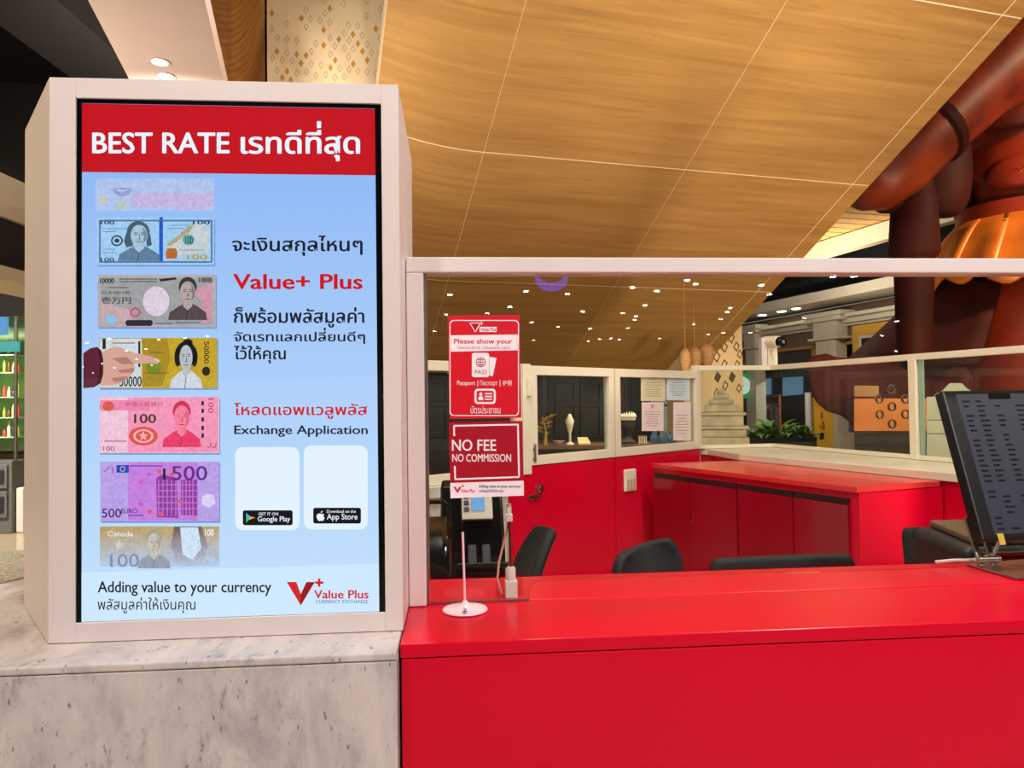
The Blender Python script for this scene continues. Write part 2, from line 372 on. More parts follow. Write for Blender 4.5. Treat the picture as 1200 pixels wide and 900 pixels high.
# ================================================================== DISPLAY KIOSK
KY = 1.42
kl = PY(58, 95, KY).x; kr = -.1045; kz = PY(260, 94.5, KY).z
ks = thing('display_kiosk', 'white kiosk with a tall lit currency rate display on the marble plinth', 'kiosk', (-.45, 1.6, 1.05))
ox0 = PY(88, 420, KY).x; ox1 = PY(449, 420, KY).x; oz1 = PY(265, 118, KY).z; oz0 = PY(270, 724, KY).z
hb = MB().prism([(kl - .023, 1.451, 1.051), (kr, 1.451, 1.051), (kr, 1.86, 1.051), (-.953, 1.86, 1.051), (-.953, 1.69, 1.051)], (0, 0, kz - 1.051))
obj('housing', hb, WHITEP, ks, bevel=.002)
ff = MB()
def slab(mb, pts): return mb.prism(pts, (0, 0, kz - 1.051))
ff.prism([(kl, KY, 1.051), (ox0, KY, 1.051), (ox0, 1.45, 1.051), (kl - .0225, 1.45, 1.051)], (0, 0, kz - 1.051))
ff.box(ox1, kr, KY, 1.45, 1.051, kz); ff.box(ox0, ox1, KY, 1.45, oz1, kz); ff.box(ox0, ox1, KY, 1.45, 1.051, oz0)
obj('front_frame', ff, WHITEP, ks, bevel=.0012)
SY = 1.4265                                                   # display glass plane
bz = MB(); sx0 = PY(95.5, 420, SY).x; sx1 = PY(442.5, 420, SY).x; sz1 = PY(265, 124.5, SY).z; sz0 = PY(270, 722.5, SY).z
ring(bz, [(ox0, oz0), (ox1, oz0), (ox1, oz1), (ox0, oz1)], [(sx0, sz0), (sx1, sz0), (sx1, sz1), (sx0, sz1)], lambda a, b: Vector((a, SY - .0025, b)))
ring(bz, [(sx0, sz0), (sx1, sz0), (sx1, sz1), (sx0, sz1)], [(sx0 + .001, sz0 + .001), (sx1 - .001, sz0 + .001), (sx1 - .001, sz1 - .001), (sx0 + .001, sz1 - .001)], lambda a, b: Vector((a, SY, b)))
for x in (sx0, sx1): bz.box(x - .0007, x + .0007, SY - .0025, SY + .001, sz0, sz1)
obj('bezel', bz, BLACKG, ks)
BG0, BG1 = (196, 226, 253), (132, 178, 244)
screen = obj('display_screen', MB().box(sx0, sx1, SY, SY + .006, sz0, sz1), scr('display_blue', BG0, BG1, sz0, sz1), ks)
def fine(o, pieces):
    if len(pieces) > 1: o['kind'] = 'stuff'          # tiny print, too small to pick apart
    return o
def PFS(k):
    y = SY - .0003 * k
    return lambda px, py: PY(px, py, y)
def sg(name, polys, material, k=1):
    mb = MB(); pf = PFS(k)
    for p in polys: mb.poly([pf(*q) for q in p])
    return fine(obj(name, mb, material, screen), polys)
def sl(name, segs, w, material, k=2):
    mb = MB(); pf = PFS(k)
    for a, b in segs: line(mb, a, b, w, pf)
    return fine(obj(name, mb, material, screen), segs)
def st(s, box, material, bold=.0, k=2, **kw): return text(s, box, PFS(k), material, screen, bold, **kw)
S_RED = scr('display_red', (196, 6, 24)); S_WHITE = scr('display_white', (232, 244, 255)); S_INK = scr('display_ink', (18, 18, 30)); S_TRED = scr('display_text_red', (205, 10, 28))
S_PALE = scr('display_pale_band', (205, 232, 255)); S_CARD = scr('display_card', (226, 242, 255)); S_BLUE = scr('display_thin_blue', (70, 70, 170))
# header
mb = MB(); hz = PY(265, 203.5, SY - .0003).z
mb.poly([(sx0, SY - .0003, hz), (sx1, SY - .0003, hz), (sx1, SY - .0003, sz1), (sx0, SY - .0003, sz1)]); obj('header_band', mb, S_RED, screen)
st('BEST RATE', (108, 155, 269, 180), S_WHITE, .022)
st('เรทดีที่สุด', (282, 142, 422, 189), S_WHITE, .022)
mb = MB(); fz = PY(265, 666, SY - .0003).z
mb.poly([(sx0, SY - .0003, sz0), (sx1, SY - .0003, sz0), (sx1, SY - .0003, fz), (sx0, SY - .0003, fz)]); obj('footer_band', mb, S_PALE, screen)
st('จะเงินสกุลไหนๆ', (272, 276, 425, 300), S_INK, .018)
st('Value+ Plus', (273, 321, 425, 339), S_TRED, .024)
st('ก็พร้อมพลัสมูลค่า', (274, 360, 427, 384), S_INK, .018)
st('จัดเรทแลกเปลี่ยนดีๆ', (274, 384, 428, 403), S_INK, .018)
st('ไว้ให้คุณ', (274, 405, 335, 426), S_INK, .018)
st('โหลดแอพแวลูพลัส', (274.5, 472, 430.5, 491), S_TRED, .016)
st('Exchange Application', (274.5, 498.5, 431, 512), S_INK, .018)
st('Adding value to your currency', (114.5, 681, 318, 698.5), S_INK, .016)
st('พลัสมูลค่าให้เงินคุณ', (114.5, 700, 229, 719), S_INK, .004)
# application cards: rounded tiles with a store badge each (their square codes are left blank)
sg('app_card', [rrect(275.5, 524, 351, 621.5, 9)], S_CARD, 1); sg('app_card', [rrect(356, 522, 431, 620.5, 9)], S_CARD, 1)
S_BADGE = scr('display_badge', (8, 8, 12))
sg('store_badge', [rrect(284.5, 598, 343, 615.5, 2.5)], S_BADGE, 2); sg('store_badge', [rrect(367, 595, 423, 613.5, 2.5)], S_BADGE, 2)
st('GET IT ON', (303, 600.5, 326, 604), S_WHITE, .01, k=3); st('Google Play', (302, 605, 340, 613), S_WHITE, .012, k=3)
st('Download on the', (383, 597.5, 417, 601), S_WHITE, .008, k=3); st('App Store', (383, 602, 419, 611), S_WHITE, .012, k=3)
sg('badge_emblem', [[(288.5, 601), (294, 606.5), (288.5, 606.8)]], scr('em_cyan', (40, 190, 240)), 3); sg('badge_emblem', [[(288.5, 606.8), (294, 606.5), (288.5, 612.5)]], scr('em_green', (60, 200, 90)), 3)
sg('badge_emblem', [[(294, 606.5), (291.5, 604), (299, 606.5)]], scr('em_red', (235, 60, 70)), 3); sg('badge_emblem', [[(294, 606.5), (299, 606.5), (291.5, 609.3)]], scr('em_yellow', (250, 200, 40)), 3)
sg('badge_emblem', [[(372, 602.5), (374.5, 601.6), (377, 602.3), (379.3, 602.4), (380, 603.2), (378.7, 604.8), (380.4, 607), (379.2, 609.6), (377.6, 610.6), (376, 610.2), (374, 610.7), (372.3, 609.2), (371, 606.5), (371, 604)], [(376, 601.2), (376.2, 599.4), (378, 598.4), (377.6, 600.4)]], S_WHITE, 3)
# company mark
def vmark(x0, y0, x1, y1, fn, dark, red, k):
    w, h = x1 - x0, y1 - y0; cx = x0 + w * .5
    fn('emblem', [[(x0, y0), (x0 + w * .34, y0), (cx, y0 + h * .52), (cx, y1)]], red, k)
    fn('emblem', [[(x1, y0), (x1 - w * .30, y0), (cx, y0 + h * .52), (cx, y1)]], dark, k)
S_VR = scr('display_v_red', (214, 22, 28)); S_VD = scr('display_v_dark', (150, 6, 14))
vmark(336, 682, 369, 709.5, sg, S_VD, S_VR, 3)
sg('emblem', [[(372.6, 678), (375.4, 678), (375.4, 681.3), (379, 681.3), (379, 684.2), (375.4, 684.2), (375.4, 687.5), (372.6, 687.5), (372.6, 684.2), (369.2, 684.2), (369.2, 681.3), (372.6, 681.3)]], S_VR, 3)
st('Value Plus', (368, 691.5, 432, 701.5), S_VR, .022, k=3); st('CURRENCY EXCHANGE', (370, 703, 431, 707), S_BLUE, -.004, k=3)
# -------- banknote pictures (generic prints)
def bust(x0, y0, x1, y1, hair, skin, coat, ink, k=3, style='short', shade=None):
    """generic engraved head and shoulders filling the box"""
    w, h = x1 - x0, y1 - y0; X = lambda a: x0 + a * w; Y = lambda b: y0 + b * h
    if style == 'long': hp = ell(X(.48), Y(.28), w * .27, h * .26, 18) ; hp2 = [(X(.22), Y(.25)), (X(.34), Y(.22)), (X(.36), Y(.62)), (X(.2), Y(.66)), (X(.14), Y(.5))]; hp3 = [(X(.66), Y(.3)), (X(.76), Y(.34)), (X(.8), Y(.6)), (X(.68), Y(.64))]; hs = [hp, hp2, hp3]
    elif style == 'bun': hs = [ell(X(.5), Y(.30), w * .33, h * .27, 20), ell(X(.55), Y(.07), w * .16, h * .09, 14), ell(X(.24), Y(.36), w * .1, h * .2, 12), ell(X(.76), Y(.36), w * .1, h * .2, 12)]
    else: hs = [ell(X(.5), Y(.24), w * .23, h * .23, 20)]
    sg('portrait_hair', hs, hair, k)
    sg('portrait_coat', [[(X(0), Y(1)), (X(.04), Y(.82)), (X(.28), Y(.68)), (X(.42), Y(.62)), (X(.6), Y(.62)), (X(.74), Y(.68)), (X(.96), Y(.82)), (X(1), Y(1))]], coat, k)
    sg('portrait_face', [ell(X(.5), Y(.37), w * .20, h * .26, 22), [(X(.4), Y(.55)), (X(.6), Y(.55)), (X(.62), Y(.68)), (X(.5), Y(.78)), (X(.38), Y(.68))]], skin, k + 1)
    f = [((X(.38), Y(.31)), (X(.46), Y(.305))), ((X(.54), Y(.305)), (X(.62), Y(.31))), ((X(.39), Y(.345)), (X(.455), Y(.345))), ((X(.545), Y(.345)), (X(.61), Y(.345))), ((X(.5), Y(.34)), (X(.52), Y(.44))), ((X(.47), Y(.45)), (X(.53), Y(.45))), ((X(.43), Y(.52)), (X(.57), Y(.52))), ((X(.5), Y(.78)), (X(.46), Y(1)))]
    sl('portrait_line', f, max(.5, h * .014), ink, k + 2)
    if shade: sg('portrait_shade', [[(X(.58), Y(.16)), (X(.68), Y(.28)), (X(.68), Y(.45)), (X(.58), Y(.6)), (X(.62), Y(.4))]], shade, k + 2)
def note(box, colr, edge=None): 
    sg('note_shadow', [rect(box[0] + 1, box[1] + 2, box[2] + 1.2, box[3] + 1.8)], scr('note_shadow', (112, 150, 210)), 1)
    return sg('banknote_picture', [rect(*box)], colr, 2)
c = lambda n, *a: scr('pr_' + n, *a)
# faded note sliding out under the header
sg('banknote_picture', [rect(112, 209, 251, 247)], c('n1', (176, 196, 238)), 2)
sg('note_print', [rect(154, 226, 250, 242), [(205, 246), (212, 242.5), (238, 242.5), (243, 246)]], c('n1p', (196, 182, 226)), 3)
sg('note_print', [ell(121, 235, 6, 6), ell(143, 240, 6.5, 6)], c('n1g', (186, 200, 196)), 3)
mb = MB(); pf = PFS(3)
ring(mb, ell(143, 222, 11, 8, 16, 0, 180), ell(143, 220, 8, 5, 16, 0, 180), pf); obj('note_print', mb, c('n1b', (150, 158, 210)), screen)
# blue hundred
note((113.5, 255, 251, 310.5), c('n2', (158, 204, 240)))
mb = MB(); ring(mb, rect(116, 257.5, 249, 308), rect(118, 259.5, 247, 306), PFS(3)); obj('note_print', mb, c('n2e', (88, 118, 160)), screen)
sg('note_print', [rect(186.5, 259, 191, 306), rect(187, 254.5, 191, 258)], c('n2s', (34, 86, 200)), 4)
sg('note_print', [[(194, 287), (228, 263), (240, 262), (246, 272), (245, 295), (205, 300)]], c('n2c', (196, 206, 208)), 3)
sg('note_print', [[(194, 288), (220, 266), (228, 262), (222, 272), (200, 288)]], c('n2q', (176, 164, 138)), 4)
sg('note_print', [[(196, 291), (206, 291), (208, 296), (207, 303), (195, 303), (194, 296)]], c('n2k', (186, 104, 40)), 5)
mb = MB(); ring(mb, ell(137, 282, 7, 6.4), ell(137, 282, 5.2, 4.6), PFS(3)); mb.poly([PFS(3)(*q) for q in ell(137, 282, 3, 2.6, 12)]); obj('note_print', mb, c('n2i', (40, 60, 92)), screen)
sg('note_print', [ell(221, 281, 7, 6.5)], c('n2t', (96, 168, 162)), 5)
st('100', (219, 298, 243, 304.5), c('n2h', (186, 160, 70)), .03, k=5); st('100', (217, 277, 226, 286), c('n2h2', (40, 96, 100)), .02, k=6)
for bx in ((118, 258.5, 134, 263), (226, 258.5, 246, 263), (118, 302, 134, 306.5)): st('100', bx, c('n2i', (40, 60, 92)), .02, k=4)
sl('note_print', [((120, 268), (150, 268)), ((120, 271.5), (136, 271.5)), ((196, 264), (222, 264)), ((197, 267.5), (215, 267.5)), ((122, 292), (136, 292)), ((120, 296), (138, 296)), ((211, 293), (240, 293))], .7, c('n2l', (92, 126, 170)), 5)
bust(138, 258, 188, 306.5, c('b2h', (74, 92, 112)), c('b2s', (164, 196, 214)), c('b2c', (96, 126, 156)), c('b2i', (38, 50, 66)), 4, 'long', c('b2d', (112, 140, 160)))
# grey brown ten thousand
note((114.5, 322, 253, 383.5), c('n3', (178, 172, 178)))
sg('note_print', [rect(118, 325.5, 249, 380.5)], c('n3b', (158, 160, 162)), 3)
sg('note_print', [[(118, 352), (150, 362), (160, 380.5), (118, 380.5)]], c('n3c', (196, 168, 172)), 4)
sg('note_print', [[(222, 340), (249, 332), (249, 376), (238, 378), (236, 352)]], c('n3d', (204, 150, 168)), 4)
sg('note_print', [ell(183, 353, 15.5, 17.5)], c('n3w', (220, 206, 222)), 5)
sg('note_print', [rrect(147, 375, 179, 382, 3), [(186, 327), (206, 325), (207, 327.5), (188, 330)]], c('n3k', (44, 40, 46)), 5); sg('note_print', [ell(130, 374.5, 6.5, 5)], c('n3u', (132, 196, 232)), 5)
mb = MB(); ring(mb, ell(158.5, 366, 6.4, 6), ell(158.5, 366, 4, 3.6), PFS(5)); obj('note_print', mb, c('n3r', (196, 86, 112)), screen)
st('10000', (117, 326, 133.5, 332), c('n3k', 0), .03, k=5); st('10000', (233, 325, 249, 331), c('n3k', 0), .03, k=5); st('壱万円', (119, 348, 153.5, 356), c('n3k', 0), .012, k=6); st('日本銀行券', (120, 341, 153, 345), c('n3k', 0), 0, k=6)
sl('note_print', [((140, 327), (184, 327)), ((140, 330), (184, 330)), ((182, 379), (202, 379)), ((206, 378), (234, 378)), ((126, 337), (150, 337))], 1.2, c('n3l', (92, 90, 98)), 5)
bust(197, 324, 243, 375, c('b3h', (56, 50, 54)), c('b3s', (178, 162, 160)), c('b3c', (84, 70, 74)), c('b3i', (40, 34, 38)), 6, 'short', c('b3d', (132, 118, 120)))
# yellow fifty thousand, with the pictured hand pointing at it
note((116.5, 396, 254.5, 455), c('n4', (196, 164, 40)))
sg('note_print', [rect(117, 397, 166, 454)], c('n4w', (206, 218, 222)), 3); sg('note_print', [[(167, 397), (196, 397), (200, 420), (190, 452), (167, 453)]], c('n4o', (168, 138, 34)), 3)
sg('note_print', [ell(180, 430, 9, 9)], c('n4g', (120, 138, 40)), 4); sg('note_print', [ell(241.5, 435, 4.8, 5.4), rect(120, 397, 124, 409), rect(162, 400, 164.5, 430)], c('n4k', (40, 34, 30)), 5)
st('50000', (239, 400, 245, 426), c('n4k', 0), .01, k=5, rot=True); st('50000', (140, 441, 166, 453), c('n4k', 0), .02, k=5)
sl('note_print', [((132, 402), (158, 402)), ((176, 413), (192, 413)), ((172, 437), (198, 437))], 1.2, c('n4l', (120, 104, 60)), 5)
bust(199, 398, 237, 455, c('b4h', (26, 24, 28)), c('b4s', (182, 190, 196)), c('b4c', (206, 214, 222)), c('b4i', (60, 54, 56)), 6, 'bun')
S_SK = c('skin', (212, 164, 150)); S_SK2 = c('skin2', (178, 122, 112))
sg('pictured_hand', [[(118, 414), (126, 409), (134, 406.5), (142, 407), (150, 411), (158, 413.5), (168, 415.5), (178, 418), (186, 421), (187.5, 424), (185, 426.5), (176, 426), (166, 426), (157, 426.5), (158.5, 431), (157, 436), (152, 441), (146, 446), (138, 450.5), (128, 452), (118, 452)]], S_SK, 10)
sg('pictured_hand', [[(131, 420), (148, 418), (157, 426.5), (143, 427)], [(137, 434), (157, 431), (156, 436.5), (142, 437)], [(130, 443), (151, 441), (144, 447), (134, 448)]], S_SK2, 11)
sg('pictured_hand', [[(180, 419.6), (186, 421.6), (186.8, 423.6), (183, 423.2)]], c('nail', (236, 198, 186)), 11)
sg('pictured_sleeve', [[(97.6, 414), (106, 408), (114, 406.5), (119, 411), (121, 422), (121, 438), (118, 449), (110, 454), (97.6, 455)]], c('sleeve', (92, 28, 50)), 12)
sg('pictured_sleeve', [[(113, 407.5), (118.5, 411), (120.6, 422), (120.6, 438), (117.5, 449), (113, 452), (116, 440), (117, 424), (115.6, 413)]], c('cuff', (60, 16, 32)), 13)
# pink hundred
note((116.5, 465, 257, 531), c('n5', (240, 196, 218)))
sg('note_print', [[(150, 466), (256, 465), (256, 530), (150, 530.5)]], c('n5b', (244, 150, 186)), 3); sg('note_print', [rect(117, 469, 175, 481)], c('n5c', (238, 132, 172)), 4)
sg('note_print', [ell(127, 476, 6.5, 6), ell(168, 511, 17, 11)], c('n5o', (222, 84, 74)), 5); mb = MB(); ring(mb, ell(168, 511, 12, 8), ell(168, 511, 9, 6), PFS(6)); obj('note_print', mb, c('n5p', (248, 176, 180)), screen); sg('note_print', [star(168, 511, 6)], c('n5p', 0), 6)
st('100', (157, 485, 183, 496), c('n5k', (70, 48, 20)), .02, k=6); st('中国人民银行', (147, 471, 191, 476.5), c('n5r', (170, 50, 90)), 0, k=6); st('100', (244, 467, 250, 484), c('n5r', 0), 0, k=6, rot=True)
sg('note_print', [rect(236, y, 239, y + 5) for y in (470, 479, 489, 499, 508)], c('n5n', (40, 30, 40)), 6); st('100', (121, 523, 134, 528.5), c('n5r', 0), 0, k=5)
sl('note_print', [((122, 517), (148, 517)), ((243, 524), (247, 524)), ((247, 519), (247, 524)), ((249, 524), (253, 524)), ((253, 519), (253, 524))], 1, c('n5r', 0), 6)
bust(190, 469, 236, 524, c('b5h', (206, 40, 84)), c('b5s', (246, 128, 156)), c('b5c', (232, 60, 106)), c('b5i', (176, 20, 62)), 6, 'short', c('b5d', (232, 92, 126)))
# violet five hundred
note((117.5, 541, 257, 611), c('n6', (186, 160, 232)))
sg('note_print', [rect(150, 542, 232, 610)], c('n6b', (196, 128, 222)), 3); sg('note_print', [rect(136.5, 545, 151, 554)], c('n6f', (30, 70, 190)), 5)
mb = MB(); ring(mb, ell(143.7, 549.5, 3.2, 3.2, 12), ell(143.7, 549.5, 2.4, 2.4, 12), PFS(6)); obj('note_print', mb, c('n6y', (220, 210, 120)), screen)
sg('note_print', [[(183, 560), (190, 556), (207, 560), (209, 607), (184, 606)], rect(212, 562, 231, 604)], c('n6g', (142, 60, 160)), 4)
sl('note_print', [((x, 562), (x, 605)) for x in (186, 191, 196, 201, 206, 214, 218, 222, 226)] + [((184, y), (231, y)) for y in (568, 575, 582, 589, 596)], .9, c('n6l', (206, 132, 214)), 5)
sg('note_print', [star(187, 552.5, 4.2), star(201, 556, 4), star(175, 599.5, 4.2), star(188, 602, 4), star(211, 588, 3.6)], c('n6s', (232, 92, 60)), 6); sg('note_print', [star(174.5, 556, 4), star(165, 565, 4), star(165, 591, 4)], c('n6m', (206, 84, 206)), 6)
st('500', (201, 546, 243, 563), c('n6t', (98, 44, 140)), .01, k=6); st('500', (119.5, 596, 142, 606.5), c('n6k', (30, 24, 60)), .004, k=6); st('EURO', (142, 596, 161, 601.5), c('n6k', 0), .01, k=6); st('ノ)', (121, 546, 133, 555), c('n6r', (170, 40, 110)), .004, k=6)
sg('note_print', [rect(191, 549, 194, 562)], c('n6k', 0), 7); sl('note_print', [((150, 604), (168, 604)), ((152, 546), (190, 546))], 1.6, c('n6n', (110, 80, 190)), 6); sg('note_print', [[(237, 582), (243, 578), (251, 581), (252, 590), (245, 595), (237, 591)]], c('n6w', (222, 214, 246)), 5)
# ochre hundred fading into the footer
zt, zb = PY(186, 616, SY).z, PY(186, 668, SY).z
note7 = sg('banknote_picture', [rect(117, 617, 257, 664)], c('n7', (180, 205, 240), (190, 160, 84), zb, zt), 2)
sg('note_print', [[(204, 617), (236, 617), (244, 640), (236, 662), (208, 662), (200, 640)]], c('n7b', (186, 200, 226), (120, 76, 48), zb, zt), 3); sg('note_print', [[(211, 618), (232, 618), (236, 642), (226, 656), (214, 650)]], c('n7w', (206, 226, 246)), 4)
st('Canada', (126, 622.5, 156, 628.5), c('n7t', (236, 240, 244)), .006, k=5); st('100', (240, 620, 250.5, 628), c('n7t', 0), .02, k=5); st('100', (129, 649, 163, 664.5), c('n7h', (130, 146, 178)), .008, k=5); sg('note_print', [star(140, 639, 7)], c('n7s', (206, 206, 196)), 4)
bust(161, 620, 200, 666, c('b7h', (166, 160, 146)), c('b7s', (200, 194, 180)), c('b7c', (150, 158, 178)), c('b7i', (104, 100, 96)), 5, 'short', c('b7d', (168, 162, 152)))
# ================================================================== SIGNS ON THE GLASS
GY = 1.5996
def sign(name, label, outline, base, y=GY):
    mb = MB().prism([PY(px, py, y) for px, py in outline], (0, -.0008, 0)); return tag(obj(name, mb, base), label, 'sign')
SGR = mat('sign_red', (214, 10, 34), .35, var=.01); SGD = mat('sign_crimson', (168, 8, 34), .35, var=.01); SGW = mat('sign_white', (246, 238, 240), .4, var=.01); SGK = mat('sign_black', (24, 20, 22), .4)
def PFG(k):
    y = GY - .0008 - .0002 * k
    return lambda px, py: PY(px, py, y)
sa = sign('notice_sign', 'red notice asking for passport, stuck on the glass above another sign', [(524.5, 370), (609, 369), (611, 489.5), (527, 491)], SGR)
def pg(p, name, polys, material, k=1):
    mb = MB(); pf = PFG(k)
    for q in polys: mb.poly([pf(*a) for a in q])
    return fine(obj(name, mb, material, p), polys)
mb = MB(); ring(mb, rrect(526.8, 375, 608.2, 487.5, 5), rrect(527.9, 376.1, 607.1, 486.4, 4.4), PFG(1)); obj('border_line', mb, SGW, sa)
pg(sa, 'white_band', [[(528, 393), (607.3, 392), (607.8, 410.5), (528.3, 412)]], SGW, 1)
G2 = lambda s, box, m_, p, b=0, k=2: text(s, box, PFG(k), m_, p, b)
G2('Please show your', (532, 397, 600.5, 404.5), SGR, sa, .02); G2('Пожалуйста, покажите свой', (536, 405.5, 597, 410), SGD, sa)
mb = MB(); pf = PFG(2)
for a, b in (((550.5, 378.5), (557, 389)), ((557, 389), (563, 378.5)), ((550.5, 378.5), (563, 378.5)), ((564.2, 377), (564.2, 381)), ((562.2, 379), (566.2, 379))): line(mb, a, b, .9, pf)
obj('emblem', mb, SGW, sa); pg(sa, 'emblem', [[(552.5, 379.5), (557, 387), (561, 379.5)]], SGD, 1); pg(sa, 'white_band', [rect(562, 383, 582, 389)], SGW, 1); G2('Value Plus', (563, 384, 581.5, 388), SGR, sa, .02)
pg(sa, 'passport_icon', [[(573.5, 418), (582, 419.5), (577.5, 441), (573.8, 440)]], SGW, 1); pg(sa, 'passport_icon', [rrect(553, 413.5, 573.2, 442, 2.5)], SGW, 2)
mb = MB(); pf = PFG(3); ring(mb, ell(563.4, 424.5, 5.8, 5.8), ell(563.4, 424.5, 5.0, 5.0), pf); ring(mb, ell(563.4, 424.5, 2.7, 5.6), ell(563.4, 424.5, 2.1, 5.2), pf)
for a, b in (((557.8, 424.5), (569, 424.5)), ((563.4, 419), (563.4, 430)), ((558.6, 421.5), (568.2, 421.5)), ((558.6, 427.5), (568.2, 427.5))): line(mb, a, b, .7, pf)
obj('globe_icon', mb, SGD, sa); G2('PASS', (556.5, 433.5, 570.5, 438.5), SGD, sa, 0, 3)
G2('Passport', (535.8, 446, 557, 453), SGW, sa, .004); G2('|', (559.5, 445.5, 560.2, 453), SGW, sa); G2('Паспорт', (562.5, 446, 583, 453), SGW, sa); G2('|', (585.6, 445.5, 586.3, 453), SGW, sa); G2('护照', (589, 445.6, 600, 452), SGW, sa)
mb = MB(); ring(mb, rrect(556, 455.5, 581, 473.5, 4), rrect(558.4, 457.9, 578.6, 471.1, 2.6), PFG(1)); obj('card_icon', mb, SGW, sa)
pg(sa, 'card_icon', [ell(563.4, 462, 1.9, 2.1, 14), [(560.4, 469), (560.6, 465.6), (562, 464.4), (564.8, 464.4), (566.2, 465.6), (566.4, 469)], rect(568, 460.5, 576.6, 462.1), rect(568, 463.8, 576.6, 465.3), rect(568, 467, 576.6, 468.6)], SGW, 1)
G2('บัตรประชาชน', (551.5, 475.5, 586.5, 484.5), SGW, sa, .004)
sb = sign('notice_sign', 'crimson sign reading no fee no commission with a white strip below', [(526, 495), (612, 493.2), (614, 580.8), (528, 584)], SGD)
mb = MB(); pf = PFG(1)
for a, b in (((531.5, 499), (607.5, 497.5)), ((607, 497.5), (608.3, 559)), ((608.5, 559), (533, 561.6)), ((532, 499), (532.4, 511)), ((533, 546), (533.4, 561.6))): line(mb, a, b, 2, pf)
obj('border_line', mb, SGW, sb); G2('NO FEE', (529.6, 515, 581.5, 528.5), SGW, sb, .016); G2('NO COMMISSION', (530, 532, 599, 541.2), SGW, sb, .014)
pg(sb, 'white_strip', [[(527.5, 566), (613.7, 563.3), (614, 580.8), (528, 584)]], SGW, 1)
def gfn(n, polys, m_, k): pg(sb, n, polys, m_, k)
vmark(531, 570.5, 541, 578, gfn, SGD, SGR, 2); pg(sb, 'emblem', [rect(541, 569, 544, 569.9), rect(542, 568, 543, 571)], SGR, 2)
G2('Value Plus', (540, 573, 556.5, 577.2), SGR, sb, .02); G2('Adding value to your currency', (561, 568, 610, 572.6), SGK, sb, .012); G2('พลัสมูลค่าให้เงินคุณ', (561.5, 573, 590, 578), SGK, sb, .004)
# ================================================================== SMALL THINGS ON THE COUNTER
BOUNCEW = mat('white_plastic_red_bounce', (244, 206, 212), .3, var=.01)  # white plastic; the red reflected onto it is put into its colour
dc = PZ(545, 716, 1.05)
ds = thing('sign_stand', 'round white stand, tinted pink for red reflection, with a thin upright stem on the counter', 'stand', dc)
obj('base', MB().lathe([(.001, .0), (.044, .0), (.0475, .003), (.046, .0055), (.028, .009), (.012, .013), (.006, .019), (.0035, .022)], dc, 36), BOUNCEW, ds, smooth=40)
obj('stem', MB().tube([dc + Vector((0, 0, .02)), dc + Vector((-.003, 0, .165))], .0024, 8), BOUNCEW, ds)
pfz = lambda px, py: Vector((PZ(px, py, 1.0602).x, PZ(px, py, 1.0602).y, 1.0590))
mb = MB(); line(mb, (542.5, 713.5), (547.5, 713), 1.2, pfz); line(mb, (546.5, 713.5), (543.5, 716.5), 1.2, pfz); line(mb, (542.5, 717.3), (548, 717), 1, pfz); mb.v = [v + Vector((0, 0, .0018)) for v in mb.v]; obj('emblem', mb, SGK, ds)
# clear tube lamp on a white block just behind the glass
tb = PZ(599, 697, 1.05); tb.y = 1.635; tb.x = PY(599, 690, 1.635).x
tu = thing('clear_tube_holder', 'slim clear tube on a white block at the edge of the glass', 'holder', tb)
FROST = mat('frosted_white', (236, 226, 222), .35, var=.01); CLEAR = glassmat('clear_acrylic', (244, 236, 232), 1.45)
obj('block', MB().box(tb.x - .0135, tb.x + .0135, tb.y - .012, tb.y + .012, tb.z, tb.z + .038), FROST, tu, bevel=.002)
obj('clear_cover', MB().box(tb.x - .034, tb.x + .027, tb.y + .0135, tb.y + .0155, tb.z, tb.z + .05), CLEAR, tu)
tz = PY(597, 664, 1.635).z; t1 = PY(597, 609, 1.635).z; t2 = PY(597, 590, 1.635).z; tx = tb.x - .003
obj('collar', MB().lathe([(.0105, tb.z + .038), (.0105, tz - .004), (.008, tz)], (tb.x, tb.y, 0), 16), FROST, tu, smooth=40)
obj('tube', MB().tube([(tb.x, tb.y, tz), (tx, tb.y, t1)], .0072, 14), CLEAR, tu, smooth=40)
obj('rod', MB().tube([(tb.x, tb.y, tz), (tx, tb.y, t1)], .0022, 8), CHARC, tu)
obj('cap', MB().lathe([(.0085, t1 - .003), (.0085, t1 + .012), (.006, t1 + .014), (.006, t2 - .006), (.004, t2)], (tx, tb.y, 0), 16), FROST, tu, smooth=40)
obj('cord', MB().tube([(tb.x - .020, tb.y + .012, tb.z + .004), (tb.x - .030, tb.y + .012, tb.z + .04), (tb.x - .026, tb.y + .012, tb.z + .075), (tb.x - .012, tb.y + .012, tb.z + .13), (tb.x - .001, tb.y + .008, t1)], .0026, 8), mat('beige_cord', (226, 180, 158), .5), tu, smooth=60)
# ================================================================== BOOTH: BACK WALL (runs away to the right), DOOR, LEDGES
WD = Vector((.771, .637, 0)).normalized(); WN = Vector((WD.y, -WD.x, 0))       # WN points to the camera side
W0 = Vector((.459, 4.837, 0))
def WP(t, z, off=0): return W0 + WD * t + WN * off + Vector((0, 0, z))
def wbox(mb, t0, t1, z0, z1, o0=0, o1=.05):
    return mb.prism([WP(t0, z0, o0), WP(t1, z0, o0), WP(t1, z0, o1), WP(t0, z0, o1)], (0, 0, z1 - z0))
def wframe(t0, t1, z0, z1, w, o0, o1):
    m_ = MB(); wbox(m_, t0, t1, z1 - w, z1, o0, o1); wbox(m_, t0, t1, z0, z0 + w, o0, o1)
    wbox(m_, t0, t0 + w, z0 + w, z1 - w, o0, o1); wbox(m_, t1 - w, t1, z0 + w, z1 - w, o0, o1); return m_
def wt(px, py): p = PP(px, py, W0, WN); return (p - W0).dot(WD), p.z
T1 = .915; T2 = 2.10
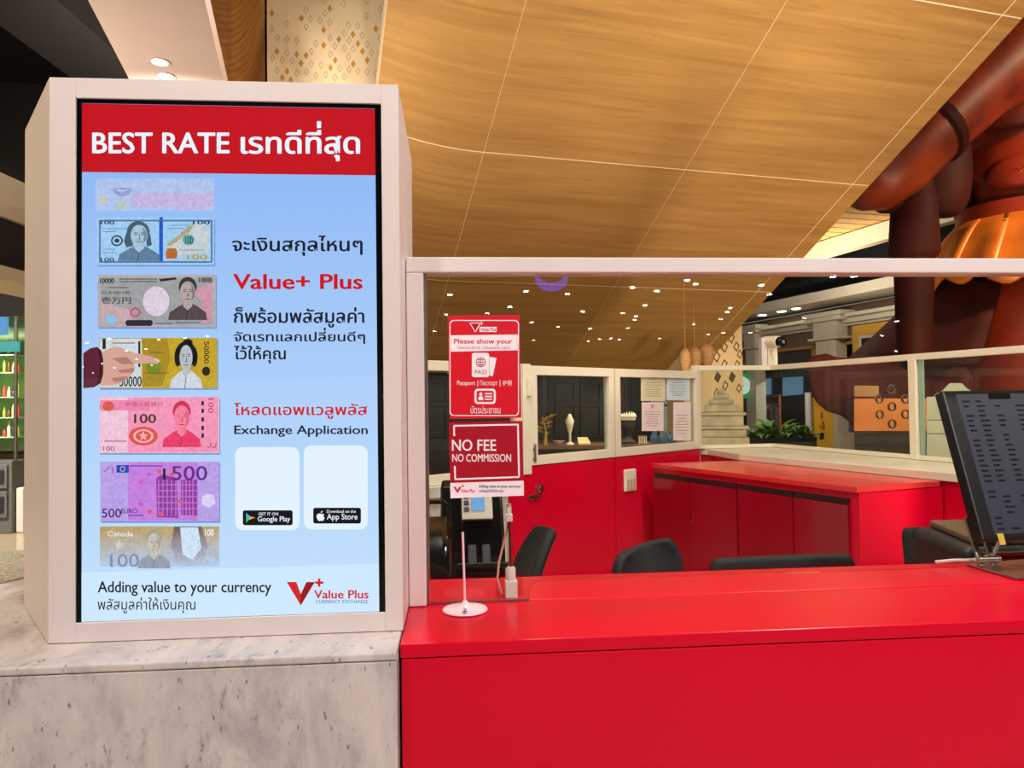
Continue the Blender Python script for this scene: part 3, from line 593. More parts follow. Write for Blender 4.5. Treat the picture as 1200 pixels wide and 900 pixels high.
# door leaf
dr = thing('booth_door', 'red booth door with a white framed window and steel lock', 'door', WP(.46, 0))
obj('lower_panel', wbox(MB(), .012, T1 - .006, .01, 1.055, .0, .045), RED, dr, bevel=.002)
wf = obj('window_frame', wframe(.012, T1 - .006, 1.06, 1.725, .062, 0, .055), CREAMF, dr, bevel=.003)
obj('pane', wbox(MB(), .07, T1 - .064, 1.118, 1.668, .022, .030), GLASSG, wf)
lk = obj('lock', MB().lathe([(.03, 0), (.03, .012), (.02, .016), (.02, .03), (.006, .03)], (0, 0, 0), 18).xf(Matrix.Translation(WP(.09, .90, .045)) @ WN.to_track_quat('Z', 'Y').to_matrix().to_4x4()), STEEL, dr, smooth=40)
obj('latch', wbox(MB(), -.03, .085, .835, .865, .046, .066), STEEL, dr, bevel=.004)
for z in (1.10, 1.165): obj('screw', MB().lathe([(.012, 0), (.012, .004)], (0, 0, 0), 10).xf(Matrix.Translation(WP(.036, z, .055)) @ WN.to_track_quat('Z', 'Y').to_matrix().to_4x4()), CHARC, wf)
obj('hinge', wbox(MB(), .03, .05, 1.08, 1.2, .055, .063), STEEL, wf, bevel=.002)
# fixed panel beside the door
fx = thing('fixed_partition_panel', 'red partition panel with a white framed window holding paper notices', 'partition', WP(1.5, 0))
obj('lower_panel', wbox(MB(), T1 + .006, T2, .01, 1.055, 0, .045), RED, fx, bevel=.002)
wf = obj('window_frame', wframe(T1 + .006, T2, 1.06, 1.725, .062, 0, .055), CREAMF, fx, bevel=.003)
obj('pane', wbox(MB(), T1 + .064, T2 - .058, 1.118, 1.668, .022, .030), GLASSG, wf)
# jamb to the left of the door and the window unit left of that
jb = thing('partition_jamb', 'narrow red and white jamb left of the booth door', 'jamb', WP(-.08, 0))
obj('red_base', wbox(MB(), -.20, .008, .01, 1.0, 0, .05), RED, jb, bevel=.002)
obj('white_stile', wbox(MB(), -.065, .008, 1.004, 1.735, 0, .06), CREAMF, jb, bevel=.003)
obj('hinge', wbox(MB(), -.035, -.005, 1.52, 1.64, .06, .085), CREAMF, jb, bevel=.005)
lw = thing('side_window_unit', 'white framed booth window left of the door, behind the signs', 'window unit', WP(-1.2, 0))
obj('window_frame', wframe(-2.4, -.07, 1.0, 1.735, .06, 0, .055), CREAMF, lw, bevel=.003)
obj('pane', wbox(MB(), -2.34, -.13, 1.06, 1.675, .022, .030), GLASSG, lw)
obj('lower_panel', wbox(MB(), -2.4, -.205, .01, .93, 0, .05), mat('pale_stone', (208, 200, 184), .5, var=.12, scale=12), lw)
obj('stone_sill', wbox(MB(), -2.4, -.205, .932, .998, 0, .10), MC['pale_stone'], lw, bevel=.004)
# end post, clear corner glazing and the glazed ledge to the right
B_ = WP(T2 + .03, 0); C_ = PZ(905, 524, 1.05); C_.z = 0; D_ = Vector((3.33, 3.3, 0)); 
D_ = C_ + (Vector((3.30, 4.2, 0)) - C_) * 1.55
gp = thing('corner_glass_partition', 'white railed glass partition around the far corner of the booth', 'partition', C_)
def seg(a, b, t): return a + (b - a) * t
for a, b in ((B_, C_), (C_, D_)):
    obj('top_rail', MB().bar(a + Vector((0, 0, 1.757)), b + Vector((0, 0, 1.757)), .05, .042), CREAMF, gp, bevel=.003)
    obj('bottom_rail', MB().bar(a + Vector((0, 0, 1.068)), b + Vector((0, 0, 1.068)), .05, .03), CREAMF, gp, bevel=.003)
    obj('pane', MB().bar(a + Vector((0, 0, 1.41)), b + Vector((0, 0, 1.41)), .008, .654), GLASSG, gp)
obj('post', MB().bar(B_ + Vector((0, 0, 1.052)), B_ + Vector((0, 0, 1.78)), .06, .06, WD), CREAMF, gp, bevel=.003)
pm = PP(1073, 480, C_, (D_ - C_).cross(ZUP)); pm.z = 0
CDd = (D_ - C_).normalized(); CDn = Vector((-CDd.y, CDd.x, 0)); CDn = CDn if CDn.dot(-C_) > 0 else -CDn
obj('post', MB().bar(pm + Vector((0, 0, 1.052)), pm + Vector((0, 0, 1.74)), .06, .06, CDd), CREAMF, gp, bevel=.003)
obj('glass_edge', MB().bar(pm + CDd * .055 + Vector((0, 0, 1.085)), pm + CDd * .055 + Vector((0, 0, 1.735)), .016, .03, CDd), mat('glass_edge_green', (150, 176, 150), .2), gp)
def PFC(off): return lambda px, py: PP(px, py, C_ + CDn * off, CDn)
for px, py in ((1030, 467.6), (1044.7, 476.7), (1060.7, 467.6), (1030.4, 486), (1060.7, 485.6), (1045, 497), (1045, 456)):
    cpt = PFC(.004)(px, py); q = CDn.to_track_quat('Z', 'Y').to_matrix().to_4x4()
    obj('speech_hole_rim', MB().lathe([(.026, -.010), (.0335, -.010), (.0335, .006), (.026, .006), (.026, -.010)], (0, 0, 0), 22, cap=False).xf(Matrix.Translation(cpt) @ q), STEEL, gp, smooth=40)
# white wood ledge under the corner glazing
LG = mat('limed_wood_ledge', (226, 216, 190), .45, var=.08, scale=3, stretch=(1, 1, 10))
g1, g2 = PZ(866, 535, 1.03), PZ(1130, 560, 1.03)
gd = (g2 - g1).normalized(); g2 = g1 + gd * ((g2 - g1).length * 1.45)
lgd = thing('corner_ledge', 'pale limed wood ledge between the red cabinet and the corner glass', 'ledge', C_)
pl_ = [WP(T2 + .07, 0, .08), g1, g2, D_ + CDn * -.06, C_ + Vector((.06, .06, 0)), B_ + Vector((.02, .06, 0))]
obj('ledge_top', MB().prism([Vector((p.x, p.y, 1.0)) for p in pl_], (0, 0, .05)), LG, lgd, bevel=.004)
obj('ledge_base', MB().prism([Vector((p.x, p.y, 0)) for p in [C_ + (p - C_) * .96 for p in pl_]], (0, 0, .998)), RED, lgd)
# ================================================================== RED CABINET BLOCK
N_ = PZ(1004, 571, 1.0); L_ = PZ(764, 543, 1.0); E_ = PZ(1133, 561, 1.0); N_.z = L_.z = E_.z = 0
cdv = (L_ - N_).normalized(); cnv = Vector((cdv.y, -cdv.x, 0)); cnv = cnv if cnv.dot(-N_) > 0 else -cnv
gl_ = Vector((g1.x, g1.y, 0)); gn_ = Vector((-gd.y, gd.x, 0)).normalized(); gn_ = gn_ if gn_.dot(N_ - gl_) > 0 else -gn_
E_ = gl_ + gd * ((E_ - gl_).dot(gd)) + gn_ * .006
K_ = gl_ + gd * .02 + gn_ * .006
cb = thing('low_cabinet', 'red low cabinet block with dark doors facing the chairs', 'cabinet', N_)
ins = lambda p, k: p + ((N_ + K_) / 2 - p) * k
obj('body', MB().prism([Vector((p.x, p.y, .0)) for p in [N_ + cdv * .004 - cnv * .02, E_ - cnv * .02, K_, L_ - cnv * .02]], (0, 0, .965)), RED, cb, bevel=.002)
obj('cabinet_top', MB().prism([Vector((p.x, p.y, .968)) for p in [N_, E_, K_, L_]], (0, 0, .032)), mat('red_worktop', (220, 52, 52), .22, var=.04, scale=4), cb, bevel=.003)
def ct_(px, py): p = PP(px, py, N_, cnv); return (p - N_).dot(cdv), p.z
Lc = (L_ - N_).length
sp = [ct_(994, 600)[0], ct_(929, 600)[0], ct_(863, 600)[0], ct_(808, 600)[0], Lc - .01]
def cbox(t0, t1, z0, z1, o0, o1):
    a, b = N_ + cdv * t0, N_ + cdv * t1
    return MB().prism([a + cnv * o0 + Vector((0, 0, z0)), b + cnv * o0 + Vector((0, 0, z0)), b + cnv * o1 + Vector((0, 0, z0)), a + cnv * o1 + Vector((0, 0, z0))], (0, 0, z1 - z0))
for i in range(4):
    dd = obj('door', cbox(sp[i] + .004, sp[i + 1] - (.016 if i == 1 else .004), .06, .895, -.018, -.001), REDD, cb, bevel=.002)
    gr = obj('finger_gap', cbox(sp[i] + .004, sp[i + 1] - (.016 if i == 1 else .004), .9, .932, -.0195, -.006), BLACKM, cb)
obj('door_lock', MB().lathe([(.012, 0), (.012, .008)], (0, 0, 0), 12).xf(Matrix.Translation(N_ + cdv * ct_(812, 635)[0] + Vector((0, 0, .62))) @ cnv.to_track_quat('Z', 'Y').to_matrix().to_4x4()), STEEL, cb)
# door phone on the red panel
ip = [wt(724, 550), wt(738, 574)]
dp = thing('entry_keypad', 'small cream keypad phone on the red panel by the door', 'keypad', WP(ip[0][0], ip[1][1], .046))
obj('case', wbox(MB(), ip[0][0], ip[1][0], ip[1][1], ip[0][1], .046, .07), CREAMF, dp, bevel=.012, seg=3)
for i in range(3):
    for j in range(4):
        w_ = ip[1][0] - ip[0][0]; t_ = ip[0][0] + w_ * (.24 + .26 * i); z_ = ip[1][1] + (ip[0][1] - ip[1][1]) * (.14 + .12 * j)
        obj('key', wbox(MB(), t_ - w_ * .08, t_ + w_ * .08, z_ - .008, z_ + .008, .069, .074), mat('key_beige', (190, 170, 148), .5), dp)
# paper notices on the door-side window
PA = {'y': mat('paper_yellowish', (226, 222, 176), .7), 'b': mat('paper_pale_blue', (214, 232, 240), .7), 'w': mat('paper_white', (244, 228, 224), .7)}
INK = mat('paper_ink', (120, 104, 100), .7); INKR = mat('paper_ink_red', (190, 40, 60), .7)
def PFW(off): return lambda px, py: PP(px, py, W0 + WN * off, WN)
for box, k, lab in (((751, 437.5, 779.5, 470), 'y', 'pale yellow certificate sheet at the upper left of the window'), ((781, 438, 808, 469), 'b', 'pale blue certificate sheet at the upper right of the window'), ((752, 471.5, 777.5, 505), 'w', 'white notice with red emblem taped below the yellow certificate'), ((789, 471.5, 809.5, 516), 'w', 'long white receipt-like notice taped below the pale blue certificate')):
    pr = tag(obj('paper_notice', MB().prism([PFW(.033)(*q) for q in rect(*box)], WN * .0012), PA[k]), lab, 'notice', 'papers on the booth window')
    mb = MB(); pf = PFW(.0346); x0, y0, x1, y1 = box; w_ = x1 - x0
    for i in range(7):
        yy = y0 + (y1 - y0) * (.34 + .08 * i); dx = w_ * random.uniform(.12, .3); line(mb, (x0 + dx, yy), (x1 - dx, yy), .5, pf)
    fine(obj('printed_lines', mb, INK, pr), 'xx')
    if lab.startswith('long'): continue
    mb = MB(); cx = (x0 + x1) / 2; line(mb, (cx - 1.6, y0 + 2.6), (cx, y0 + 6), 1, pf); line(mb, (cx + 1.6, y0 + 2.6), (cx, y0 + 6), 1, pf); obj('emblem', mb, INKR, pr)
    if k == 'b': mb = MB(); ring(mb, ell(cx, y0 + 16, 6, 9), ell(cx, y0 + 16, 5.5, 8.5), pf); obj('seal', mb, mat('paper_seal', (150, 190, 215), .7), pr)
# security camera on the corner post
cc = C_ + Vector((0, 0, 1.778))
cv = thing('security_camera', 'white security camera with black lens on the partition corner', 'security camera', cc)
hC = PD(905, 393, cc.dot(CF) - CAM.dot(CF)).z
tip = (PD(918, 397, 5) - CAM).normalized(); cdir = (Vector((.35, -1, -.08))).normalized()
obj('bracket', MB().box(cc.x - .085, cc.x - .035, cc.y - .02, cc.y + .06, cc.z, hC - .02), WHITEP, cv, bevel=.004)
obj('post', MB().box(cc.x - .032, cc.x + .055, cc.y - .03, cc.y + .03, cc.z, hC - .07), CREAMF, cv, bevel=.006)
b0 = Vector((cc.x - .03, cc.y + .03, hC - .055))
obj('body', MB().tube([b0, b0 + cdir * .17], .052, 18), CREAMF, cv, bevel=.008, smooth=40)
obj('lens_hood', MB().tube([b0 + cdir * .165, b0 + cdir * .215], .046, 20), BLACKG, cv, bevel=.004, smooth=40)
obj('lens', MB().tube([b0 + cdir * .215, b0 + cdir * .22], .016, 14), mat('lens_grey', (120, 120, 128), .1), cv, smooth=40)
# ================================================================== INSIDE THE BOOTH
wkz = .76
wd = thing('work_desk', 'dark work desk hidden behind the red counter', 'desk', (2.1, 2.1, 0))
obj('desktop', MB().box(1.43, 2.9, 1.826, 2.42, wkz - .03, wkz), REDD, wd, bevel=.003)
for x in (1.45, 2.2, 2.86): obj('side_panel', MB().box(x, x + .03, 1.86, 2.40, 0, wkz - .031), REDD, wd)
sdsk = thing('side_desk', 'black topped side desk under the banknote machine', 'desk', (.05, 2.5, 0))
obj('desktop', MB().box(-.09, .20, 1.95, 3.02, wkz - .03, wkz), BLACKM, sdsk, bevel=.003)
for x in (-.08, .16): obj('side_panel', MB().box(x, x + .03, 1.97, 3.0, 0, wkz - .031), REDD, sdsk)
FAB = mat('blue_black_fabric', (12, 13, 21), .7, var=.2, scale=60, bump=.15); MESHF = mat('charcoal_mesh', (18, 16, 18), .8, var=.3, scale=120, bump=.3)
def office_chair(label, loc, rz, w, h0, h1, fabric, bend=.05, lean=.10, taper=.8, roll=0, round_=.08):
    """swivel chair; +y is its front; backrest from h0 to h1"""
    t = thing('office_chair', label, 'chair', loc, 'office chairs inside the booth', rz)
    O = ORG[t.name]; ORG[t.name] = Vector((0, 0, 0))
    obj('seat', MB().box(-.24, .24, -.20, .26, .44, .52), fabric, t, bevel=.035, seg=4)
    def bk(u, v):
        a = (u - .5) * 2; half = w / 2 * (1 - (1 - taper) * v)
        e = max(0, v - (1 - round_ / (h1 - h0))) / (round_ / (h1 - h0)); half *= math.sqrt(max(.0, 1 - min(.55, round_ * 5) * e * e))
        zz = h0 + (h1 - h0) * v + roll * a * v
        return (a * half, -.24 - lean * v * v + bend * a * a, zz)
    obj('backrest', MB().grid(bk, 12, 10), fabric, t, solid=.05, bevel=.018, seg=3, smooth=50)
    obj('back_bracket', MB().tube([(0, -.10, .43), (0, -.26, .45), (0, -.27, h0 + .1)], .022, 8), BLACKM, t)
    obj('gas_column', MB().tube([(0, 0, .09), (0, 0, .44)], .028, 12), BLACKM, t, smooth=40)
    for i in range(5):
        a = 2 * math.pi * i / 5; d = Vector((math.cos(a), math.sin(a), 0))
        lg = obj('leg', MB().bar(Vector((0, 0, .10)), d * .29 + Vector((0, 0, .075)), .045, .03), BLACKM, t, bevel=.005)
        obj('caster', MB().tube([d * .28 + Vector((-d.y, d.x, 0)) * -.02 + Vector((0, 0, .03)), d * .28 + Vector((-d.y, d.x, 0)) * .02 + Vector((0, 0, .03))], .03, 12), CHARC, lg, smooth=40)
    ORG[t.name] = O; return t
def gnd(px, d): p = PD(px, 470, d); return Vector((p.x, p.y, 0))
office_chair('blue-black office chair turned sideways near the tube holder', gnd(559, 3.5), math.radians(98), .42, .46, .86, FAB, .05, .13, .8, 0, .2)
office_chair('black office chair with a slanting backrest top in front of the cabinet', gnd(783, 3.15), math.radians(192), .37, .48, .81, FAB, .06, .05, .90, -.03, .10)
office_chair('wide dark chair with a flat straight backrest behind the counter', gnd(956, 2.38), math.radians(182), .555, .53, .917, FAB, .015, .03, .98, 0, .02)
office_chair('black mesh chair beside the banknote printer', gnd(1122, 3.0), math.radians(176), .20, .5, .90, MESHF, .03, .04, .97, 0, .04)
# banknote machine with the blue display
mo = PD(556, 600, 2.62); mo.z = wkz
GREYP = mat('grey_beige_plastic', (196, 188, 172), .45); 
bm_ = thing('banknote_sorter', 'black banknote counting machine with a small blue display', 'machine', mo)
def mbx(px0, py0, px1, py1, d0, d1): 
    a, b = PD(px0, py1, d0), PD(px1, py0, d0); return MB().box(a.x, b.x, a.y, a.y + d1, a.z, b.z)
obj('body', MB().prism([(PD(516, 600, 2.7).x, y, z) for y, z in ((2.62, wkz + .001), (3.0, wkz + .001), (3.0, 1.17), (2.80, 1.17), (2.66, 1.02), (2.62, .95))], (PD(590, 600, 2.7).x - PD(516, 600, 2.7).x, 0, 0)), BLACKG, bm_, bevel=.012, seg=3)
x0, x1 = PD(541, 600, 2.7).x, PD(577, 600, 2.7).x
hd = obj('control_panel', MB().prism([(x0, y, z) for y, z in ((2.665, 1.06), (2.70, 1.045), (2.80, 1.165), (2.765, 1.185))], (x1 - x0, 0, 0)), GREYP, bm_, bevel=.004)
dv = Vector((0, .1, .125)).normalized(); dn = Vector((0, -.125, .1)).normalized()
def pan(fx, fv, dz): return Vector((x0 + (x1 - x0) * fx, 2.665, 1.06)) + dv * (.16 * fv) + dn * dz
obj('blue_display', MB().prism([pan(.32, .22, .002), pan(.75, .22, .002), pan(.75, .85, .002), pan(.32, .85, .002)], dn * .003), scr('sorter_lcd', (120, 176, 232)), hd)
for i in range(4): obj('button', MB().prism([pan(.08, .2 + .17 * i, .001), pan(.24, .2 + .17 * i, .001), pan(.24, .3 + .17 * i, .001), pan(.08, .3 + .17 * i, .001)], dn * .005), CHARC, hd)
obj('note_tray', MB().prism([(x0 - .02, y, z) for y, z in ((2.56, .905), (2.64, .885), (2.64, .905), (2.56, .925))], (x1 - x0 + .07, 0, 0)), BLACKM, bm_, bevel=.004)
for k in range(2): obj('feed_guide', MB().prism([(x0 + .02 + .05 * k, y, z) for y, z in ((2.56, .915), (2.64, .915), (2.64, .975), (2.6, .965))], (.03, 0, 0)), CHARC, bm_, bevel=.004)
# second, smaller black machine in front left with a steel hoop handle
m2 = thing('receipt_printer', 'black rounded machine with steel hoop at the left end of the desk', 'machine', PD(510, 600, 2.2).xyz * 1 - Vector((0, 0, PD(510, 600, 2.2).z - wkz)))
xa, xb = PD(470, 640, 2.15).x, PD(529, 640, 2.15).x
obj('body', MB().prism([(xa, y, z) for y, z in ((2.02, wkz + .001), (2.38, wkz + .001), (2.38, 1.10), (2.24, 1.14), (2.10, 1.10), (2.02, 1.02))], (xb - xa, 0, 0)), BLACKG, m2, bevel=.025, seg=4, smooth=40)
hp = [(xb - .09, 2.015, .86), (xb - .09, 2.0, .98), (xb - .075, 2.0, 1.0), (xb - .03, 2.0, 1.0), (xb - .015, 2.0, .985), (xb - .01, 2.015, .86)]
obj('hoop', MB().tube(hp, .006, 8), STEEL, m2, smooth=50)
obj('sticker', MB().box(xb - .085, xb - .05, 2.008, 2.0135, .93, .965), scr('sticker_blue', (40, 110, 200), st=.2), m2)
hp = [(xb - .075, 2.09, 1.10), (xb - .075, 2.085, 1.19), (xb - .06, 2.085, 1.205), (xb - .02, 2.085, 1.205), (xb - .006, 2.085, 1.19), (xb - .006, 2.09, 1.10)]
obj('hoop', MB().tube(hp, .006, 8), BLACKG, m2, smooth=50)
# narrow cash machine with steel strips on the right
px0, px1 = PD(1092, 640, 2.2), PD(1186, 640, 2.2)
cm = thing('note_printer', 'black desk printer with pale steel strips behind the monitor stand', 'printer', Vector(((px0.x + px1.x) / 2, 2.15, wkz)))
zt_ = PD(1120, 626, 2.2).z
obj('body', MB().prism([(px0.x + .05, 2.03, wkz + .001), (px1.x + .12, 2.03, wkz + .001), (px1.x + .12, 2.40, wkz + .001), (px0.x + .13, 2.40, wkz + .001)], (0, 0, zt_ - wkz - .03)), CHARC, cm, bevel=.03, seg=4, smooth=40)
obj('lid', MB().prism([(px0.x + .10, 2.06, zt_ - .028), (px1.x + .10, 2.06, zt_ - .028), (px1.x + .10, 2.38, zt_ - .028), (px0.x + .18, 2.38, zt_ - .028)], (0, 0, .022)), mat('taupe_plastic', (122, 104, 84), .4), cm, bevel=.006)
for i in range(2): obj('steel_strip', MB().box(px0.x + .10, px1.x + .0, 2.012 - .0, 2.03, zt_ - .05 - .03 * i, zt_ - .04 - .03 * i), STEEL, cm, bevel=.002)
# monitor on the counter, behind the glass
mt = math.radians(20)
bl = PD(1152, 634, 1.80); mw_, mh_ = .50, .40
mn = thing('rate_monitor', 'black tilted monitor listing rates on a chrome stand at the right', 'monitor', (bl.x + .25, bl.y + .04, 1.05), rz=0)
up = Vector((0, math.sin(mt), math.cos(mt))); fw = Vector((0, -math.cos(mt), math.sin(mt))); rx = Vector((math.cos(.10), math.sin(.10), 0)); fw = up.cross(rx) * -1
fw = rx.cross(up); fw = fw if fw.y < 0 else -fw
def mq(a, b, o): return bl + rx * (mw_ * a) + up * (mh_ * b) + fw * o
def mpanel(a0, b0_, a1, b1, o0, o1): return MB().prism([mq(a0, b0_, o0), mq(a1, b0_, o0), mq(a1, b1, o0), mq(a0, b1, o0)], fw * (o1 - o0))
obj('casing', mpanel(0, 0, 1, 1, -.032, 0), BLACKM, mn, bevel=.005)
sc_ = obj('screen', mpanel(.075, .035, .97, .97, .0003, .0015), scr('monitor_grey', (88, 86, 104), (112, 108, 118), 1.12, 1.5, .55, .1), mn)
MI = scr('monitor_ink', (40, 40, 54), st=.6)
mb = MB(); random.seed(3)
for i in range(26):
    b = .06 + i * .034
    for a, wl in ((.10 + .0 * i, .05), (.18, .06), (.29, .05), (.42, .08)):
        if random.random() < .75:
            w2 = wl * random.uniform(.6, 1); mb.poly([mq(a, b, .0019), mq(a + w2, b, .0019), mq(a + w2, b + .014, .0019), mq(a, b + .014, .0019)])
tag(obj('rate_lines', mb, MI, sc_), None, None, None, 'stuff')
obj('camera_bar', mpanel(.27, .93, .40, .967, .0015, .006), BLACKG, mn)
obj('yellow_tab', mpanel(.085, -.03, .12, .04, .002, .003), mat('yellow_note', (236, 214, 90), .6), mn)
lp = PZ(1156, 664, 1.05); lp.y = 1.745; lp.x = PY(1150, 650, 1.745).x
for k in range(2): obj('stand_leg', MB().bar((lp.x + .034 * k, 1.745, 1.056), (lp.x + .034 * k + .004, 1.80, 1.17), .014, .010, (0, 1, 0)), STEEL, mn, bevel=.002)
obj('pivot', MB().tube([(lp.x - .012, 1.742, 1.075), (lp.x + .046, 1.742, 1.075)], .008, 12), STEEL, mn, smooth=40)
pb = [PZ(1196, 682, 1.05), PZ(1210, 679, 1.05), PZ(1290, 668, 1.05), PZ(1200, 658, 1.05), PZ(1132, 663, 1.05)]
obj('base_plate', MB().prism([Vector((p.x, max(p.y, 1.625), 1.0505)) for p in pb], (0, 0, .006)), STEEL, mn, bevel=.002)
cab = [(lp.x - .085, 1.80, 1.058), (lp.x - .05, 1.78, 1.066), (lp.x, 1.785, 1.064), (lp.x + .04, 1.80, 1.062), (lp.x + .075, 1.80, 1.075), (lp.x + .09, 1.80, 1.10), (lp.x + .085, 1.80, 1.135)]
obj('cable', MB().tube(cab, .0045, 8), mat('white_cable', (232, 220, 208), .5), mn, smooth=60)
# ================================================================== STATUE beyond the corner glass
COP = mat('bronze_brown', (132, 50, 18), .42, spec=.3, var=.18, scale=2, col2=(84, 26, 16)); COPD = mat('bronze_dark', (58, 20, 16), .65, var=.2, scale=2, spec=.12); COPO = mat('bronze_orange', (206, 112, 36), .42, metal=.15, var=.15, scale=3); COPR = mat('bronze_red', (134, 42, 20), .5, spec=.2, var=.1, scale=1.5)
SDp = 10.6
ax = PD(1238, 470, SDp); ax.z = 0
K = SDp / FPX                                            # metres per pixel there
def zp(py): return PD(1238, py, SDp).z
sty = thing('giant_statue', 'giant copper-brown armoured statue beyond the booth', 'statue', ax)
frot = YAW
def rngs(lst): return [(r_ * K, zp(y_)) for r_, y_ in lst]
obj('plinth', MB().lathe([(1.9, 0), (1.9, .4), (1.75, .45)], ax, 40), COPD, sty, smooth=40)
obj('robe_leg', MB().lathe([(1.1, .42), (1.16, .9), (1.24, 1.4)] + rngs([(101, 440), (100, 380), (94, 345), (80, 320)]), ax, 36, 1, .8), COPR, sty, smooth=50)
obj('torso', MB().lathe(rngs([(92, 262), (86, 240), (86, 215), (92, 200), (94, 170), (100, 150), (110, 120), (120, 80), (124, 30), (110, -40), (60, -80)]), ax, 36, 1, .75), COP, sty, smooth=50)
for a, b, o_ in ((175, 205, 96), (243, 268, 104)):
    bl_ = obj('belt', MB().lathe(rngs([(o_ - 6, b + 1), (o_ + 2, b), (o_ - 2, a), (o_ - 9, a - 1)]), ax, 40, 1, .78), COPR, sty, smooth=35)
def shell(name, ang, ha, yc, hy, r_px, material):
    """rounded armour tab lying on the body's curve"""
    def fn(u, v):
        t = 2 * math.pi * u; x, y = math.cos(t) * v, math.sin(t) * v; an = math.radians(ang + ha * x); rr = (r_px + 3 * (1 - v * v)) * K
        return (ax.x + math.cos(an) * rr, ax.y + math.sin(an) * rr * .78, zp(yc + hy * y))
    return obj(name, MB().grid(fn, 28, 4), material, sty, solid=.05, smooth=50)
shell('buckle_plate', 221, 26, 214, 18, 99, COPR); shell('chest_plate', 222, 28, 134, 34, 113, COP)
shell('side_plate', 160, 12, 224, 26, 92, COPD)
# scalloped skirt plates, each a curved tab
nt_ = 11
for i in range(nt_):
    a0 = math.radians(150 + i * 20); a1 = a0 + math.radians(23)
    def tab(u, v, a0=a0, a1=a1, i=i):
        a = a0 + (a1 - a0) * u; r_ = (102 + 46 * v ** .8) * K * (1 + .015 * (i % 2)) + .02
        edge = 330 + 12 * math.sin(u * 3.4 + .3) ** 2 - 9 * u + (6 if i % 2 else 0)
        return (ax.x + math.cos(a) * r_, ax.y + math.sin(a) * r_ * .85, zp(262 + (edge - 262) * v))
    obj('skirt_plate', MB().grid(tab, 8, 8), COPO, sty, solid=.05, smooth=50)
# flared coat tails behind and beside
def coat(u, v):
    a = math.radians(128 + 100 * u); r_ = (118 + 118 * v ** 1.15) * K * (1 + .04 * math.sin(u * 14)); return (ax.x + math.cos(a) * r_, ax.y + .45 + math.sin(a) * r_ * .7, zp(318 + 112 * v))
obj('coat_tail', MB().grid(coat, 18, 10), COPD, sty, solid=.07, smooth=60)
# curled hem sweeping out to the left, a thick wavy slab
hem = [(943, 421), (955, 416), (968, 414), (982, 419), (1000, 419), (1020, 417), (1050, 417), (1120, 417), (1140, 440), (1140, 520), (1074, 517), (1040, 514), (1012, 507), (998, 497), (985, 487), (968, 482), (955, 470), (948, 452), (946, 436)]
obj('curled_hem', MB().prism([PD(a, b, SDp - .55) for a, b in hem], radial(1040) * .3), mat('bronze_maroon', (80, 28, 28), .6, spec=.12, var=.1), sty, bevel=.05, seg=3, smooth=50)
# arm, bangle, sleeve lobe, club
ar = [PD(1290, -50, SDp - .9), PD(1205, 36, SDp - 1.0), PD(1140, 98, SDp - 1.05), PD(1088, 150, SDp - 1.1), PD(1045, 190, SDp - 1.1), PD(1018, 212, SDp - 1.1), PD(1000, 224, SDp - 1.1)]
obj('arm', MB().tube(ar, [1.0, .82, .56, .50, .52, .46, .30], 24), COP, sty, smooth=60)
bd = (ar[4] - ar[3]).normalized()
obj('bangle', MB().tube([ar[3] - bd * .10, ar[3] - bd * .05, ar[3] + bd * .05, ar[3] + bd * .10], [.49, .545, .545, .49], 24), COPD, sty, smooth=40)
obj('hand', MB().tube([PD(1020, 222, SDp - .8), PD(1040, 228, SDp - .75), PD(1058, 232, SDp - .7)], [.2, .26, .22], 16), COPD, sty, smooth=60)
def lobe(u, v):
    a = 2 * math.pi * u; b = math.pi * v; p = PD(1108, 196, SDp - .35); w_ = abs(math.sin(b)) ** .6 * (1 - .12 * math.cos(b)); return p + CR * (w_ * math.cos(a) * .36 + .05 * math.cos(b)) + F0 * (w_ * math.sin(a) * .25) + Vector((0, 0, math.cos(b) * .72))
obj('sleeve', MB().grid(lobe, 20, 14), COPD, sty, smooth=60)
def clb(y, d=0): p = PD(1071, y, SDp - .75); return p
obj('club', MB().tube([clb(214), clb(228), clb(232), clb(296), clb(300), clb(306), clb(312), clb(420)], [.24, .26, .28, .32, .30, .25, .25, .21], 20), COPD, sty, smooth=30)
# ================================================================== STONE PEDESTAL behind the partition
pc = PD(1113, 470, 6.4)
pe = thing('pale_pedestal', 'pale green-grey pedestal with a stepped pitched cap beyond the glass', 'pedestal', (pc.x, pc.y, 0))
PALE = mat('pale_greenish_stone', (206, 204, 168), .55, var=.06, scale=5, stretch=(1, 1, 5))
def pz_(y): return PD(1113, y, 6.4).z
w2 = (PD(1152, 470, 6.4) - PD(1084, 470, 6.4)).length / 2
rad = Vector((pc.x, pc.y, 0)).normalized()
def pb_(y0, y1): return MB().prism([PD(a, b, 6.4) for a, b in ((1086, y1), (1152, y1), (1152, y0), (1086, y0))], rad * .4)
for i, (ya, yb) in enumerate(((465, 492), (492.6, 508), (508.6, 540))): obj('shaft_block', pb_(ya, yb), PALE, pe, bevel=.004)
q_ = [PD(1086, 540.6, 6.4), PD(1152, 540.6, 6.4)]; z_ = min(v.z for v in q_)
obj('shaft_block', MB().prism([Vector((q_[0].x, q_[0].y, 0)), Vector((q_[1].x, q_[1].y, 0)), Vector((q_[1].x, q_[1].y, 0)) + rad * .4, Vector((q_[0].x, q_[0].y, 0)) + rad * .4], (0, 0, z_)), PALE, pe, bevel=.004)
gab = [(1094, 465), (1097, 461), (1103, 459), (1109, 453), (1113, 449), (1127, 449), (1133, 455), (1139, 459), (1150, 462), (1152, 465)]
obj('cap', MB().prism([PD(a, b, 6.4) for a, b in gab], rad * .4), PALE, pe, bevel=.004)
CREAMG = mat('grey_cream_stone', (196, 186, 170), .6, var=.04)
